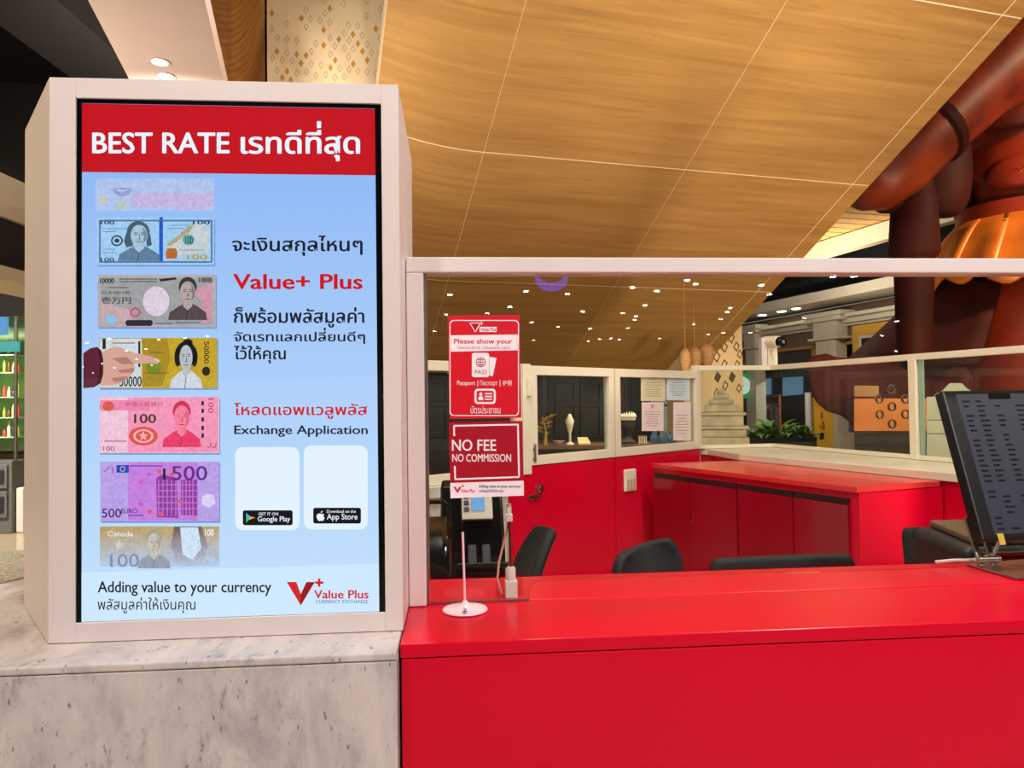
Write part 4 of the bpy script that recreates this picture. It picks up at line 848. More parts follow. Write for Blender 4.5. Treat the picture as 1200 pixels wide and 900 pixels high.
# ================================================================== SHOP STREET FACADE on the right (plane u = 12)
UF = 12.0
def zf(y): return PU(960, y, UF).z
def sf(px): return us(PU(px, 466, UF))[1]
def fbox(mb, s0, s1, z0, z1, u0, u1):
    return mb.prism([M(u0, s0, z0), M(u1, s0, z0), M(u1, s1, z0), M(u0, s1, z0)], (0, 0, z1 - z0))
FS0, FS1 = 7.0, 27.0
FB = mat('facade_brown_grey', (104, 84, 68), .6, var=.08); YEL = mat('yellow_plaster', (206, 160, 62), .6, var=.08, scale=1.5); OAK = woodmat('oak_trim', (176, 124, 66), (140, 92, 44), 4, (1, 1, 8)); DKG = mat('dark_window', (26, 22, 20), .15)
fa = struct(obj('wall_facade', fbox(MB(), FS0, FS1, zf(404), zf(374), UF, UF + .3), FB))
obj('black_bulkhead', fbox(MB(), FS0, FS1, zf(350) + .25, 6.58, UF - .78, UF + .3), BLACKC, fa)
obj('overhang', fbox(MB(), FS0, FS1, PU(960, 353, UF - .8).z, PU(960, 353, UF - .8).z + .22, UF - .8, UF + .3), CREAMG, fa)
obj('sign_band', fbox(MB(), FS0, FS1, zf(374), zf(364), UF - .02, UF + .3), FB, fa)
for a, b, o_ in ((374, 378, .26), (378, 384, .16), (384, 387, .08)): obj('cornice', fbox(MB(), FS0, FS1, zf(b), zf(a), UF - o_, UF + .1), CREAMG, fa, bevel=.01)
obj('window_head', fbox(MB(), FS0, FS1, zf(407.5), zf(404), UF - .05, UF + .2), OAK, fa)
obj('transom_glass', fbox(MB(), FS0, FS1, zf(440), zf(407.5), UF + .1, UF + .14), DKG, fa)
for px in (868, 881, 953, 1010, 1040): obj('mullion', fbox(MB(), sf(px), sf(px) - .14, zf(440), zf(407.5), UF - .02, UF + .1), OAK, fa)
for x0_, x1_ in ((1003, 1090),): 
    obj('yellow_wall', fbox(MB(), sf(x1_), sf(x0_), 0, zf(388), UF - .06, UF + .02), YEL, fa)
    obj('white_window_frame', fbox(MB(), sf(1060), sf(1012), zf(420), zf(400), UF - .10, UF - .05), CREAMG, fa, bevel=.01); obj('window_pane', fbox(MB(), sf(1057), sf(1016), zf(417), zf(403), UF - .115, UF - .1), DKG, fa)
for px0_, px1_ in ((966, 997), (884, 899)):
    s1_, s0_ = sf(px0_), sf(px1_); w_ = (s1_ - s0_)
    ps = obj('pilaster', fbox(MB(), s0_ + .12 * w_, s1_ - .12 * w_, 0, zf(399), UF - .30, UF + .02), CREAMG, fa, bevel=.01)
    for ya, yb, k_ in ((370, 375, -.25), (375, 380, -.16), (380, 398, .06), (398, 401, -.10)): obj('capital_moulding', fbox(MB(), s0_ + k_ * w_, s1_ - k_ * w_, zf(yb), zf(ya), UF - .34 + k_ * .3, UF + .02), CREAMG, ps, bevel=.008)
    obj('pilaster_base', fbox(MB(), s0_ - .1 * w_, s1_ + .1 * w_, 0, zf(505), UF - .38, UF + .02), CREAMG, ps, bevel=.01)
lw_ = struct(obj('wall_shop_back', fbox(MB(), FS0, FS1, 0, zf(404), UF + 3.0, UF + 3.1), mat('shop_dark', (58, 50, 46), .7, var=.2, scale=.8)))
for i, (x0_, x1_) in enumerate(((884, 903), (917, 940))): obj('blue_lit_panel', MB().prism([PU(x0_, 464, UF + 2.9), PU(x1_, 462, UF + 2.9), PU(x1_, 437, UF + 2.9), PU(x0_, 438, UF + 2.9)], EU * .04), scr('shop_blue', (96, 134, 164), st=.8), lw_)
for px, py, w_ in ((893, 365.5, 'leftmost'), (933, 363.5, 'rightmost'), (916, 367, 'middle')):
    p = PU(px, py, UF - .45); p.z = PU(960, 353, UF - .8).z - .001
    tag(obj('recessed_downlight', MB().lathe([(.10, -.012), (.10, 0)], p, 18), LAMP), w_ + ' round downlight set in the pale overhang of the far shopfront', 'light', 'downlights along the far shopfront')
# round green shop emblem, seen past the pillar
ge = PU(868, 452, UF - .5); gq = (-F0).to_track_quat('Z', 'Y').to_matrix().to_4x4()
gsn = tag(obj('round_shop_sign', MB().lathe([(.36, 0), (.36, .06)], (0, 0, 0), 30).xf(Matrix.Translation(ge) @ gq), scr('sign_green_lit', (20, 150, 80), st=.9)), 'round green and white lit shop sign half hidden by the patterned pillar', 'sign')
obj('white_disc', MB().lathe([(.25, .061), (.25, .066)], (0, 0, 0), 26).xf(Matrix.Translation(ge) @ gq), scr('sign_white_lit', (225, 240, 230), st=.9), gsn); obj('green_leaf', MB().lathe([(.07, .067), (.07, .07)], (0, 0, 0), 14, .7, 1.3).xf(Matrix.Translation(ge) @ gq), scr('sign_green_lit', 0), gsn)
# clothes rack and garments in the shop
def rk(px, py, u=UF + .8): return PU(px, py, u)
r0 = rk(884, 516); r1 = rk(914, 516)
cr_ = thing('clothes_rack', 'copper clothes rack in the far shop', 'rack', Vector(((r0.x + r1.x) / 2, (r0.y + r1.y) / 2, 0)))
COPT = mat('rose_copper', (196, 112, 78), .3, metal=.7)
for p in (rk(884, 480), rk(914, 480)): obj('upright', MB().tube([(p.x, p.y, 0), (p.x, p.y, rk(884, 464).z)], .035, 8), COPT, cr_)
for y in (464, 474): a = rk(884, y); b = rk(914, y); b.z = a.z; obj('rail', MB().tube([a, b], .03, 8), COPT, cr_)
gcol = [(150, 96, 70), (110, 48, 52), (70, 84, 120), (186, 178, 168), (120, 78, 52), (64, 56, 58)]; gtx = ('tan', 'maroon', 'blue', 'pale grey', 'brown', 'charcoal')
for i in range(6):
    p = rk(890 + i * 3.6, 476); p.z = rk(884, 474).z
    def gm(dx): return p + ES * -dx
    L = random.uniform(.75, 1.05)
    g_ = [(-.03, 0), (-.17, -.08), (-.20, -.35), (-.15, -.37), (-.14, -L), (.14, -L), (.15, -.37), (.20, -.35), (.17, -.08), (.03, 0)]
    tag(obj('hanging_garment', MB().prism([p + (ES * .25 + EU * .97) * a + Vector((0, 0, b - .03)) for a, b in g_], (ES * .97 - EU * .25) * .05), mat('cloth_%d' % i, gcol[i], .8), bevel=.01), '%s garment hanging on the copper rack' % gtx[i], 'garment', 'garments on the copper rack')
# yellow roll-up banner with white side pole
bq = [PD(a, b, 13.4) for a, b in ((951, 517), (976, 517), (976, 466), (951, 466))]
bn = thing('roll_up_banner', 'yellow roll-up banner with orange print by the far shop', 'banner', (bq[0] + bq[1]) / 2 - Vector((0, 0, (bq[0].z + bq[1].z) / 2)))
bq[0].z = bq[1].z = .1
obj('sheet', MB().prism(bq, F0 * .02), mat('banner_yellow', (246, 196, 40), .5, col2=(240, 170, 30), scale=1), bn)
obj('foot', MB().bar(bq[0] - Vector((0, 0, .05)), bq[1] - Vector((0, 0, .05)), .25, .1), STEEL, bn, bevel=.01)
pq = PD(947, 460, 13.4); obj('side_pole', MB().tube([(pq.x, pq.y, 0), (pq.x, pq.y, pq.z)], .06, 10), WHITEP, bn, smooth=40)
PFB = lambda px, py: PD(px, py, 13.395 - .004)
text('ไทยเฮิร์บ', (955, 473, 972, 476), PFB, mat('banner_orange', (200, 96, 30), .5), bn, .01)
mb = MB()
for a, b, w_ in (((963, 483), (963, 491), 2.4), ((964, 494), (966, 502), 3), ((960, 499), (966, 503), 2)): line(mb, a, b, w_, PFB)
fine(obj('printed_mark', mb, MC['banner_orange'], bn), 'xx'); mb = MB(); line(mb, (963, 507), (963, 515), 5, PFB); obj('printed_mark', mb, SGK, bn)
# low planter with leafy plants
qa, qb = PD(872, 524, 12.2), PD(952, 524, 12.2)
pt = thing('planter_trough', 'dark planter trough with feathery green plants beyond the booth corner', 'planter', Vector(((qa.x + qb.x) / 2, (qa.y + qb.y) / 2, 0)))
obj('trough', MB().bar(Vector((qa.x, qa.y, .42)), Vector((qb.x, qb.y, .42)), .4, .84 - .02), SHADOWG, pt, bevel=.01)
LEAF = mat('leaf_green', (92, 140, 48), .5, var=.25, scale=5)
lm = None; random.seed(11)
for i in range(90):
    f = random.random(); base = Vector((qa.x, qa.y, .80)).lerp(Vector((qb.x, qb.y, .80)), f)
    if lm is None:
        def lf(u, v): w_ = .035 * math.sin(math.pi * min(1, v * .96 + .04)) * (u - .5) * 2; return (w_, .34 * v, .30 * v - .26 * v * v)
        o = obj('leaf', MB().grid(lf, 2, 5), LEAF, pt, smooth=60); lm = o
        lm.data.transform(Matrix.Translation(ORG[pt.name]))
    else: o = lm.copy(); COL.objects.link(o)
    o.parent = pt; o.location = base - ORG[pt.name]; o.rotation_euler = (random.uniform(-.1, .9), random.uniform(-.3, .3), random.uniform(0, 6.28)); s_ = random.uniform(.7, 1.35); o.scale = (s_ * 1.2, s_, s_)
# lit orange shop unit behind the speech holes
oq = PD(1040, 480, 11.4)
lo = thing('lit_shop_counter', 'orange lit wooden shop counter seen through the speech holes', 'counter', (oq.x, oq.y, 0))
def ob(px0_, py0_, px1_, py1_, d, dep):
    a, b = PD(px0_, py1_, d), PD(px1_, py0_, d); c_, e_ = PD(px1_, py1_, d), None
    return MB().prism([PD(px0_, py1_, d), PD(px1_, py1_, d), PD(px1_, py0_, d), PD(px0_, py0_, d)], radial(1001) * dep)
obj('fascia', ob(1001, 467, 1096, 505, 9.3, .4), mat('lit_orange_wood', (216, 130, 66), .4, var=.12, scale=1.5), lo); obj('plinth', MB().prism([Vector((PD(1001, 505, 9.3).x, PD(1001, 505, 9.3).y, 0)), Vector((PD(1096, 505, 9.3).x, PD(1096, 505, 9.3).y, 0)), Vector((PD(1096, 505, 9.7).x, PD(1096, 505, 9.7).y, 0)), Vector((PD(1001, 505, 9.7).x, PD(1001, 505, 9.7).y, 0))], (0, 0, PD(1040, 505.3, 9.3).z)), SHADOWG, lo)
obj('top_shelf', ob(1001, 452, 1030, 465, 9.3, .4), mat('shelf_tan', (170, 124, 76), .5), lo, bevel=.01)
# ================================================================== PATTERNED PILLAR under the soffit
pr_ = PD(870, 420, 10.9); ppu, pps = us(pr_)
pil = struct(obj('wall_patterned_pillar', fbox(MB(), pps, pps + .5, 0, 2.9, ppu - 1.0, ppu), mat('cream_patterned_panel', (232, 206, 160), .55, var=.03)))
DIAK = mat('diamond_brown', (92, 62, 36), .5)
def PFP(px, py): return PP(px, py, M(ppu, pps - .004, 0), ES)
for i, (cx, cy, sz) in enumerate(((857, 396, 1), (849, 407, 1), (863, 406, .9), (840, 418, 1.05), (867, 415, .8), (849, 427, .9), (830, 428, .8), (864, 427, .8), (841, 442, 1), (858, 442, 1), (850, 452, .9), (866, 455, .8), (840, 460, .8))):
    rx_, ry_ = 4.3 * sz, 7 * sz; mb = MB(); out = [(cx + rx_, cy - 1.5), (cx + .6, cy + ry_), (cx - rx_, cy + 1.5), (cx - .6, cy - ry_)]
    if i in (8, 9): mb.poly([PFP(*q) for q in out])
    else: ring(mb, out, [(cx + (a - cx) * .62, cy + (b - cy) * .66) for a, b in out], PFP)
    obj('diamond', mb, DIAK, pil)
# stone figure silhouettes at its foot
fg = PD(846, 500, 9.8)
fgr = thing('stone_shrine', 'sandy stepped stone shrine at the foot of the patterned pillar', 'shrine', (fg.x, fg.y, 0))
SAND = mat('sandy_stone', (206, 190, 158), .7, var=.2, scale=6, bump=.4)
zq = lambda y: max(0, PD(846, y, 9.8).z)
for hw, y0_, y1_ in ((30, 900, 512), (27, 512, 503), (30, 503, 499), (24, 499, 487), (27, 487, 483), (19, 483, 474), (14, 474, 468), (9, 468, 462), (5, 462, 456)):
    h_ = hw * 9.8 / FPX; rr_ = radial(846); tt_ = Vector((rr_.y, -rr_.x, 0)); q_ = [fg + tt_ * h_ * a_ + rr_ * h_ * .6 * b_ for a_, b_ in ((-1, -1), (1, -1), (1, 1), (-1, 1))]
    obj('tier', MB().prism([Vector((p.x, p.y, zq(y0_))) for p in q_], (0, 0, zq(y1_) - zq(y0_))), SAND, fgr, bevel=.02)
# wicker pendant lamps below the soffit
WICK = woodmat('wicker', (206, 160, 104), (150, 104, 58), 6, (1, 1, 14))
def soffz(p): return (Q - p).dot(SN) / SN.z + p.z
for px, py, w_, lab in ((803, 420, 7, 'left small wicker pendant lamp under the wooden soffit'), (814, 419, 8, 'middle wicker pendant lamp under the wooden soffit'), (827, 415, 10, 'largest wicker pendant lamp under the wooden soffit, beside the pillar')):
    dl_ = {7: 9.0, 8: 9.5, 10: 9.9}[w_]; c_ = PD(px, py, dl_); k_ = dl_ / FPX; t = thing('pendant_lamp', lab, 'lamp', c_, 'wicker pendant lamps')
    obj('shade', MB().lathe([(w_ * k_ * a, (b) * k_) for a, b in ((.55, -14), (.85, -8), (1, -1), (.9, 6), (.6, 10), (.2, 12))], c_, 18), WICK, t, smooth=60)
    obj('cord', MB().tube([c_ + Vector((0, 0, 12 * k_)), Vector((c_.x, c_.y, soffz(c_) + .01))], .004, 6), WICK, t)
# ================================================================== DARK DISPLAY SHOP behind the booth door
SW = 10.45
dk = struct(obj('wall_display_shop', MB().prism([M(-2.5, SW, 0), M(ppu - 1.02, SW, 0), M(ppu - 1.02, SW + .1, 0), M(-2.5, SW + .1, 0)], (0, 0, 1.9)), mat('black_brown_panel', (34, 28, 26), .5, var=.2)))
def PFD(px, py): return PP(px, py, M(0, SW - .002, 0), ES)
for i in range(12):
    x0_ = 500 + i * 30
    for y0_, y1_ in ((447, 470), (474, 512)):
        mb = MB(); o_ = rect(x0_, y0_, x0_ + 24, y1_); n_ = rect(x0_ + 2, y0_ + 2, x0_ + 22, y1_ - 2)
        for a in range(4): b = (a + 1) % 4; mb.prism([PFD(*o_[a]), PFD(*o_[b]), PFD(*n_[b]), PFD(*n_[a])], ES * -.03)
        obj('panel_moulding', mb, CHARC, dk)
ja, jb2 = PD(560, 520, 8.0), PD(818, 516, 8.0)
jc = thing('jewellery_counter', 'dark jewellery display counter seen through the booth door window', 'counter', Vector(((ja.x + jb2.x) / 2, (ja.y + jb2.y) / 2, 0)))
jz = PD(670, 522, 8.0).z; jd = Vector((jb2.x - ja.x, jb2.y - ja.y, 0)).normalized()
obj('cabinet', MB().prism([Vector((ja.x, ja.y, 0)), Vector((jb2.x, jb2.y, 0)), Vector((jb2.x, jb2.y + .5, 0)), Vector((ja.x, ja.y + .5, 0))], (0, 0, jz - .04)), SHADOWG, jc)
obj('wooden_top', MB().prism([Vector((ja.x, ja.y - .02, jz - .039)), Vector((jb2.x, jb2.y - .02, jz - .039)), Vector((jb2.x, jb2.y + .5, jz - .039)), Vector((ja.x, ja.y + .5, jz - .039))], (0, 0, .039)), mat('brown_top', (120, 84, 58), .4), jc)
IV = mat('ivory', (226, 208, 180), .5); kj = 8.15 / FPX
def onj(px): p = PD(px, 520, 8.15); return Vector((p.x, p.y, jz))
b_ = onj(668); t = thing('necklace_bust', 'ivory necklace bust on a stem on the dark counter', 'bust', b_)
obj('stem', MB().lathe([(5 * kj, 0), (5 * kj, .01), (1.6 * kj, .03), (1.4 * kj, 14 * kj)], b_, 14), IV, t, smooth=50)
obj('bust', MB().lathe([(2 * kj, 14 * kj), (4 * kj, 22 * kj), (5.4 * kj, 28 * kj), (3 * kj, 32 * kj), (1.6 * kj, 36 * kj)], b_, 16, 1, .6), IV, t, smooth=50)
b_ = onj(655); tag(obj('ivory_dish', MB().lathe([(2 * kj, 0), (3 * kj, 1 * kj), (7 * kj, 4.5 * kj), (6 * kj, 4.6 * kj), (2 * kj, 1.6 * kj)], b_, 20), IV, smooth=50), 'small ivory dish on the dark counter beside the necklace bust', 'dish')
b_ = onj(684); tag(obj('display_tray', MB().prism([b_ + Vector((-.07, -.05, 0)), b_ + Vector((.07, -.05, 0)), b_ + Vector((.06, .08, .06)), b_ + Vector((-.06, .08, .06))], (0, 0, .02)), mat('tray_cream', (214, 196, 150), .5), bevel=.004), 'tilted cream tray right of the necklace bust', 'tray')
b_ = onj(736); t = thing('tiara_head', 'dark display head wearing a white tiara', 'display head', b_)
obj('head', MB().lathe([(9 * kj, 0), (9.5 * kj, 3 * kj), (4.5 * kj, 7 * kj), (4 * kj, 11 * kj), (7.5 * kj, 18 * kj), (8.5 * kj, 25 * kj), (7 * kj, 32 * kj), (3 * kj, 36 * kj)], b_, 20), SHADOWG, t, smooth=60)
tr = obj('tiara', MB().lathe([(8.8 * kj, 28 * kj), (8.9 * kj, 31 * kj)], b_, 24, cap=False), IV, t, solid=.008)
for i in range(9): a = math.radians(190 + i * 20); c_ = b_ + Vector((math.cos(a) * 8.8 * kj, math.sin(a) * 8.8 * kj, 31 * kj)); obj('spike', MB().lathe([(.014, 0), (.016, .02), (.002, .03 + .04 * math.sin(math.radians(i * 22.5)))], c_, 6), IV, tr)
b_ = onj(752); t = thing('striped_box', 'small brown and cream striped box beside the tiara head', 'box', b_)
obj('box_body', MB().box(b_.x - .05, b_.x + .05, b_.y - .04, b_.y + .04, b_.z, b_.z + .09), mat('box_brown', (96, 62, 54), .5), t, bevel=.004)
for i in range(5): obj('stripe', MB().box(b_.x - .043 + i * .02, b_.x - .033 + i * .02, b_.y - .0425, b_.y - .04, b_.z + .004, b_.z + .085), IV, t)
GOLD = mat('gilt_metal', (196, 160, 72), .35, metal=.6)
b_ = onj(640); b_.y += .1; t = thing('gilt_tree', 'small gilt branch ornament with leaves left of the necklace bust', 'ornament', b_)
obj('trunk', MB().tube([b_, b_ + Vector((.01, 0, .15)), b_ + Vector((-.02, 0, .30))], [.03, .012, .006], 8), GOLD, t, smooth=50)
for i in range(14):
    a = i * 2.4; z_ = .12 + .014 * i; d_ = Vector((math.cos(a), math.sin(a) * .5, .3)) * (.05 + .05 * ((i * 5) % 3)); p_ = b_ + Vector((0, 0, z_)); q_ = p_ + d_; n_ = d_.cross(Vector((0, 1, .2))).normalized() * .018
    obj('leaf', MB().prism([p_, p_.lerp(q_, .5) + n_, q_, p_.lerp(q_, .5) - n_], Vector((0, .004, 0))), GOLD, t)
for px, lab in ((767, 'left crumpled blue pouch on the dark counter'), (777, 'middle crumpled blue pouch on the dark counter'), (788, 'right crumpled blue pouch on the dark counter')):
    b_ = onj(px); b_.z = jz; tag(obj('blue_pouch', MB().lathe([(4 * kj, 0), (5.6 * kj, 3 * kj), (5 * kj, 8 * kj), (3 * kj, 11 * kj), (3.6 * kj, 13 * kj)], b_, 10, 1, .7), mat('blue_cloth', (64, 96, 132), .6, var=.3, scale=20), smooth=60), lab, 'pouch', 'blue pouches')
# ================================================================== UPPER LEFT: flat white ceiling strip, ribbed wood niche, patterned panel
zc = 3.4
ua = us(PZ(103, 0, zc))[0]; ub = us(PZ(240, 0, zc))[0]
cw = struct(obj('ceiling_white_strip', fbox(MB(), 1.5, 9.0, zc, zc + .12, ua, ub), mat('white_ceiling_paint', (226, 202, 188), .7, var=.02)))
for i, (px, py) in enumerate(((187, 72.5), (194, 89))):
    p = PZ(px, py, zc); p.z = zc; t = thing('ceiling_downlight', ('nearer' if i == 0 else 'farther') + ' round recessed downlight in the white ceiling strip above the kiosk', 'light', p, 'downlights in the white strip')
    obj('trim_ring', MB().lathe([(.042, -.0005), (.056, -.0005), (.056, -.006), (.042, -.004)], p, 24, cap=False), WHITEP, t); obj('lens', MB().lathe([(.042, -.003), (.042, -.0006)], p, 24), LAMP, t)
RW = woodmat('ribbed_wood', (214, 158, 84), (166, 112, 54), 2, (1, 1, 10))
nu0, nu1 = us(PD(222, 45, 6.3)), us(PD(312.5, 45, 5.9))
def nic(u, v):
    z = 1.2 + 5.3 * v; uu = nu0[0] + (nu1[0] - nu0[0]) * u; ss = 6.15 + .75 * math.sin(math.pi * min(1, u * 1.02)) ** .8 - .35 * u
    ss += .008 * math.sin(z / .062 * 2 * math.pi); return M(uu, ss, z)
struct(obj('wall_ribbed_niche', MB().grid(nic, 24, 620), RW, smooth=60))
PSL = 6.5
pu0 = us(PS(313, 45, PSL))[0]
pw = struct(obj('wall_patterned_panel', fbox(MB(), PSL, PSL + .1, 3.95, 6.6, pu0, .95), mat('cream_patterned_panel', 0)))
DIAG = mat('diamond_gold', (196, 142, 62), .5); DIAO = mat('diamond_outline', (176, 150, 116), .5)
def PFQ(px, py): return PS(px, py, PSL - .003)
fil = [(455, 72), (615, 98), (768, 46), (735, 162), (817, 213), (735, 245), (893, 187), (920, 236), (945, 278), (970, 326), (797, 326), (772, 366), (895, 346), (482, 278), (589, 294), (640, 300), (613, 342), (537, 386), (512, 420), (1017, 156), (1062, 95), (558, 432)]
lin_ = [(638, 55), (664, 103), (640, 145), (536, 128), (455, 156), (484, 204), (536, 212), (589, 219), (742, 72), (715, 110), (768, 120), (843, 18), (692, 236), (667, 278), (769, 207), (795, 250), (770, 294), (846, 178), (870, 136), (872, 218), (846, 260), (870, 307), (918, 140), (943, 192), (970, 240), (994, 284), (895, 265), (920, 384), (822, 370), (846, 414), (872, 376), (720, 352), (694, 408), (667, 347), (643, 388), (564, 328), (537, 284), (512, 324), (458, 315), (590, 396), (484, 380), (746, 404), (797, 420), (970, 390), (1017, 395), (1041, 285), (1041, 207), (1041, 50), (1066, 18), (966, 86), (1068, 165), (966, 5), (740, 5)]
for lst, mm, full in ((fil, DIAG, 1), (lin_, DIAO, 0)):
    mb = MB()
    for a, b in lst:
        cx, cy = 220 + a / 4.615, b / 4.615; out = [(cx + 2.9, cy), (cx, cy + 4.6), (cx - 2.9, cy), (cx, cy - 4.6)]
        if full: mb.poly([PFQ(*q) for q in out])
        else: ring(mb, out, [(cx + (p - cx) * .72, cy + (q - cy) * .76) for p, q in out], PFQ)
    tag(obj('printed_diamonds', mb, mm, pw), None, None, None, 'stuff')
# ================================================================== FAR LEFT: bulkheads and the shop beyond
def LC(x, d, z): p = F0 * d + R0 * x; return Vector((p.x, p.y, z))
def lbox(x0, x1, d0, d1, z0, z1): return MB().prism([LC(x0, d0, z0), LC(x1, d0, z0), LC(x1, d1, z0), LC(x0, d1, z0)], (0, 0, z1 - z0))
struct(obj('trim_1', lbox(-4.5, -4.0, 4.4, 9.0, 3.0, 3.34), CREAM), 'cream bulkhead beam over the left shop')
struct(obj('trim_2', lbox(-4.46, -4.04, 4.4, 9.0, 2.62, 2.99), SHADOWG)); struct(obj('trim_3', lbox(-4.5, -4.0, 4.4, 9.0, 2.5, 2.61), CREAM))
struct(obj('trim_4', lbox(-3.6, -3.0, 2.0, 6.0, 4.2, 5.0), SHADOWG), 'dark grey ceiling beam')
ld = 8.6
def lx(px): return (px - 600) / FPX * ld
def lz(py): return PD(12, py, ld).z
tl = thing('tube_light', 'white tube light over the left shop shelves', 'light', LC(lx(-2), ld - .4, lz(352)))
obj('housing', MB().bar(LC(lx(-40), ld - .42, lz(340)), LC(lx(21), ld - .36, lz(346)), .12, .16), CHARC, tl); obj('tube', MB().bar(LC(lx(-40), ld - .46, lz(342)), LC(lx(21), ld - .44, lz(350)), .1, .11), lampmat('tube_glow', (240, 250, 255), 3), tl)
sh = thing('shelving_cabinet', 'glass shelved shop cabinet with grey drawers at the far left', 'cabinet', LC(lx(0), ld, 0))
GRN = mat('shop_green_back', (150, 184, 120), .6, var=.1)
obj('back_panel', lbox(lx(-60), lx(40), ld + .45, ld + .5, .95, lz(365)), GRN, sh)
obj('grey_base', lbox(lx(-60), lx(14), ld, ld + .5, 0, lz(540)), mat('slate_drawer', (104, 104, 100), .5), sh, bevel=.01)
for i in range(2):
    for j in range(2):
        z0_, z1_ = lz(572 + 34 * i), lz(544 + 31 * i); d_ = obj('drawer', lbox(lx(-22 + 17 * j), lx(-7 + 17 * j), ld - .03, ld - .001, z0_, z1_), MC['slate_drawer'], sh, bevel=.008)
        obj('drawer_moulding', lbox(lx(-19 + 17 * j), lx(-10 + 17 * j), ld - .045, ld - .03, z0_ + .06, z1_ - .06), CHARC, d_, bevel=.005)
for y in (415, 436, 465, 489, 512): obj('glass_shelf', lbox(lx(-60), lx(17), ld + .02, ld + .44, lz(y) - .012, lz(y)), mat('glass_shelf_green', (190, 220, 180), .15), sh)
obj('steel_upright', MB().tube([LC(lx(17), ld + .02, lz(540)), LC(lx(17), ld + .02, lz(370))], .022, 8), STEEL, sh)
obj('teal_header', lbox(lx(-60), lx(22), ld - .02, ld + .02, lz(412), lz(400)), scr('teal_lit', (80, 190, 180), st=.8), sh)
tag(obj('blue_shop_sign', lbox(lx(-40), lx(13), ld - .1, ld - .05, lz(393), lz(372)), scr('shop_sign_blue', (90, 160, 216), st=.9)), 'blue lit sign above the left shop shelves', 'sign')
gc = [(210, 70, 50), (236, 226, 200), (60, 60, 50), (150, 170, 60), (120, 60, 40), (230, 210, 150)]; gl2 = ['red', 'ivory', 'black', 'lime', 'brown', 'straw']; rows_ = ['top', 'second', 'third', 'fourth', 'lowest']; n = 0
for j, y in enumerate((415, 436, 465, 489, 512)):
    for i in range(4):
        a = (i + j * 2 + n) % 6; n += (i == 3); x = lx(-3 + i * 5.4); w_ = .02; h_ = .09 + .03 * ((i * 7 + j * 3) % 4); c_ = LC(x, ld + .12, lz(y) + .002)
        tag(obj('shop_bottle', MB().lathe([(w_, 0), (w_, h_ * .6), (w_ * .5, h_ * .75), (w_ * .45, h_ * .95), (w_ * .6, h_ * .96), (w_ * .6, h_)], c_, 10), mat('goods_' + gl2[a], gc[a], .4), smooth=50), '%s bottle, %s from the left on the %s glass shelf' % (gl2[a], ('first', 'second', 'third', 'fourth')[i], rows_[j]), 'bottle', 'bottles on the left shop shelves')
tag(obj('white_bin', lbox(lx(15), lx(24), ld + .05, ld + .35, 0.001, lz(572)), WHITEP, bevel=.02), 'white plastic bin beside the grey drawers at far left', 'bin')
rg = PZ(12, 668, 0); tag(obj('pebble_rug', MB().lathe([(.9, .002), (.9, .012), (.86, .016)], (rg.x - .5, rg.y, 0), 40), mat('speckled_rug', (186, 172, 150), .9, var=.35, scale=40, bump=.5), smooth=40), 'speckled stone-coloured rug on the floor at far left', 'rug')
struct(obj('wall_left_shop', lbox(lx(-120), lx(60), ld + .6, ld + .7, 0, 2.6), mat('shop_wall_tan', (150, 124, 92), .7)))
# ================================================================== HALL BEHIND THE VIEWER (its ceiling lamps mirror in the glass)
struct(obj('ceiling_hall', MB().box(-40, 40, -86, -6, 4.6, 4.7), BLACKC)) 
dots = [(480 + a * .3, 290 + b * .3) for a, b in ((157, 185), (455, 170), (392, 232), (303, 257), (142, 262), (97, 328), (478, 293), (675, 250), (580, 310), (870, 157), (1118, 143), (1085, 128), (967, 170), (920, 226), (833, 257), (884, 269), (878, 284), (852, 315), (703, 318), (742, 358), (787, 355), (820, 360), (698, 366), (1110, 300), (976, 356), (1165, 340), (486, 362), (616, 183))]
dots += [(800 + a / 3, 290 + b / 3) for a, b in ((277, 133), (305, 165), (528, 103), (602, 102), (168, 213), (157, 227), (135, 253), (145, 300), (238, 300), (428, 248), (753, 260), (750, 365), (700, 310))]
HL = lampmat('hall_lamp_lens', (255, 246, 230), 70); lamp0 = None
for px, py in dots:
    v = PZ(px, py, 4.58); p = Vector((v.x, 2 * 1.6 - v.y, 4.58))
    if p.y < -85: continue
    if lamp0 is None: lamp0 = o = obj('hall_downlight', MB().lathe([(.075, -.02), (.075, .02)], (0, 0, 0), 14), HL, origin=(0, 0, 0))
    else: o = lamp0.copy(); COL.objects.link(o)
    o.location = p; tag(o, 'small bright hall ceiling lamp mirrored as a dot in the glass screen', 'light', 'hall lamps mirrored in the glass')

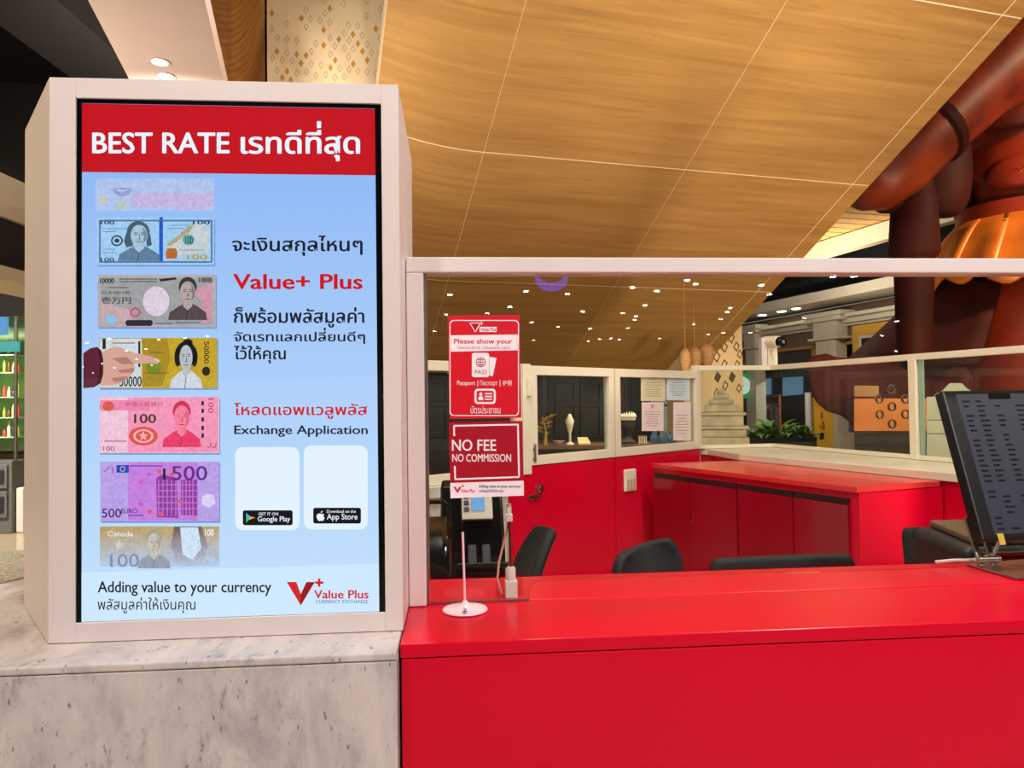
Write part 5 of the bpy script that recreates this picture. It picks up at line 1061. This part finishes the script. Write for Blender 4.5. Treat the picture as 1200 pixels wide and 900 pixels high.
for px, py in ((102, 402), (128, 397), (148, 411), (160, 421), (171, 409), (186, 398), (97, 430), (109, 437), (120, 426), (217, 396), (243, 394), (134, 431), (178, 428)):
    v = PZ(px, py, 4.58); p = Vector((v.x, 2 * SY - v.y, 4.58))
    if p.y < -85 or p.x < -39: continue
    o = lamp0.copy(); COL.objects.link(o); o.location = p; o.scale = (.8, .8, 1); tag(o, 'small bright hall ceiling lamp mirrored as a dot on the lit display', 'light', 'hall lamps mirrored in the display')
# purple ring sign hanging behind the viewer, mirrored at the top of the glass
c_ = PD(646, 322, 14.0); c_ = Vector((c_.x, 3.2 - c_.y, c_.z)); PUR = lampmat('purple_neon', (92, 84, 255), 9)
rs = thing('ring_sign', 'purple lit ring sign mirrored at the top of the glass screen', 'sign', c_)
obj('ring', MB().tube([c_ + Vector((math.cos(a) * .29, 0, math.sin(a) * .24)) for a in [math.radians(-175 + 170 * i / 16) for i in range(17)]], [.02 + .07 * math.sin(math.pi * i / 16) ** .5 for i in range(17)], 10), PUR, rs, smooth=50)
obj('hanger', MB().tube([c_ + Vector((0, 0, -.2)), (c_.x, c_.y, 4.6)], .012, 6), CHARC, rs)

# slatted canopy and its pale band, glimpsed between the soffit and the statue
UC = 10.0; cz0, cz1 = PU(1000, 291, UC).z, PU(1000, 271, UC).z
cnp = struct(obj('ceiling_canopy_band', fbox(MB(), 9.0, 24.0, cz0, cz1, UC, UC + .2), CREAM))
for i in range(44):
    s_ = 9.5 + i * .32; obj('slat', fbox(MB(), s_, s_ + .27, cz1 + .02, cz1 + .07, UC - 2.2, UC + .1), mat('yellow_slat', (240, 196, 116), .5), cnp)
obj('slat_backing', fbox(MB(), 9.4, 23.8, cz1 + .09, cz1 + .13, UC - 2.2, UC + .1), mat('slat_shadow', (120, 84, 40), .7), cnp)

# dark end wall of the hall, far behind the kiosk
struct(obj('wall_back', fbox(MB(), 13.0, 13.15, 0, 6.6, -14.0, 2.6), mat('dark_end_wall', (44, 34, 28), .7)))
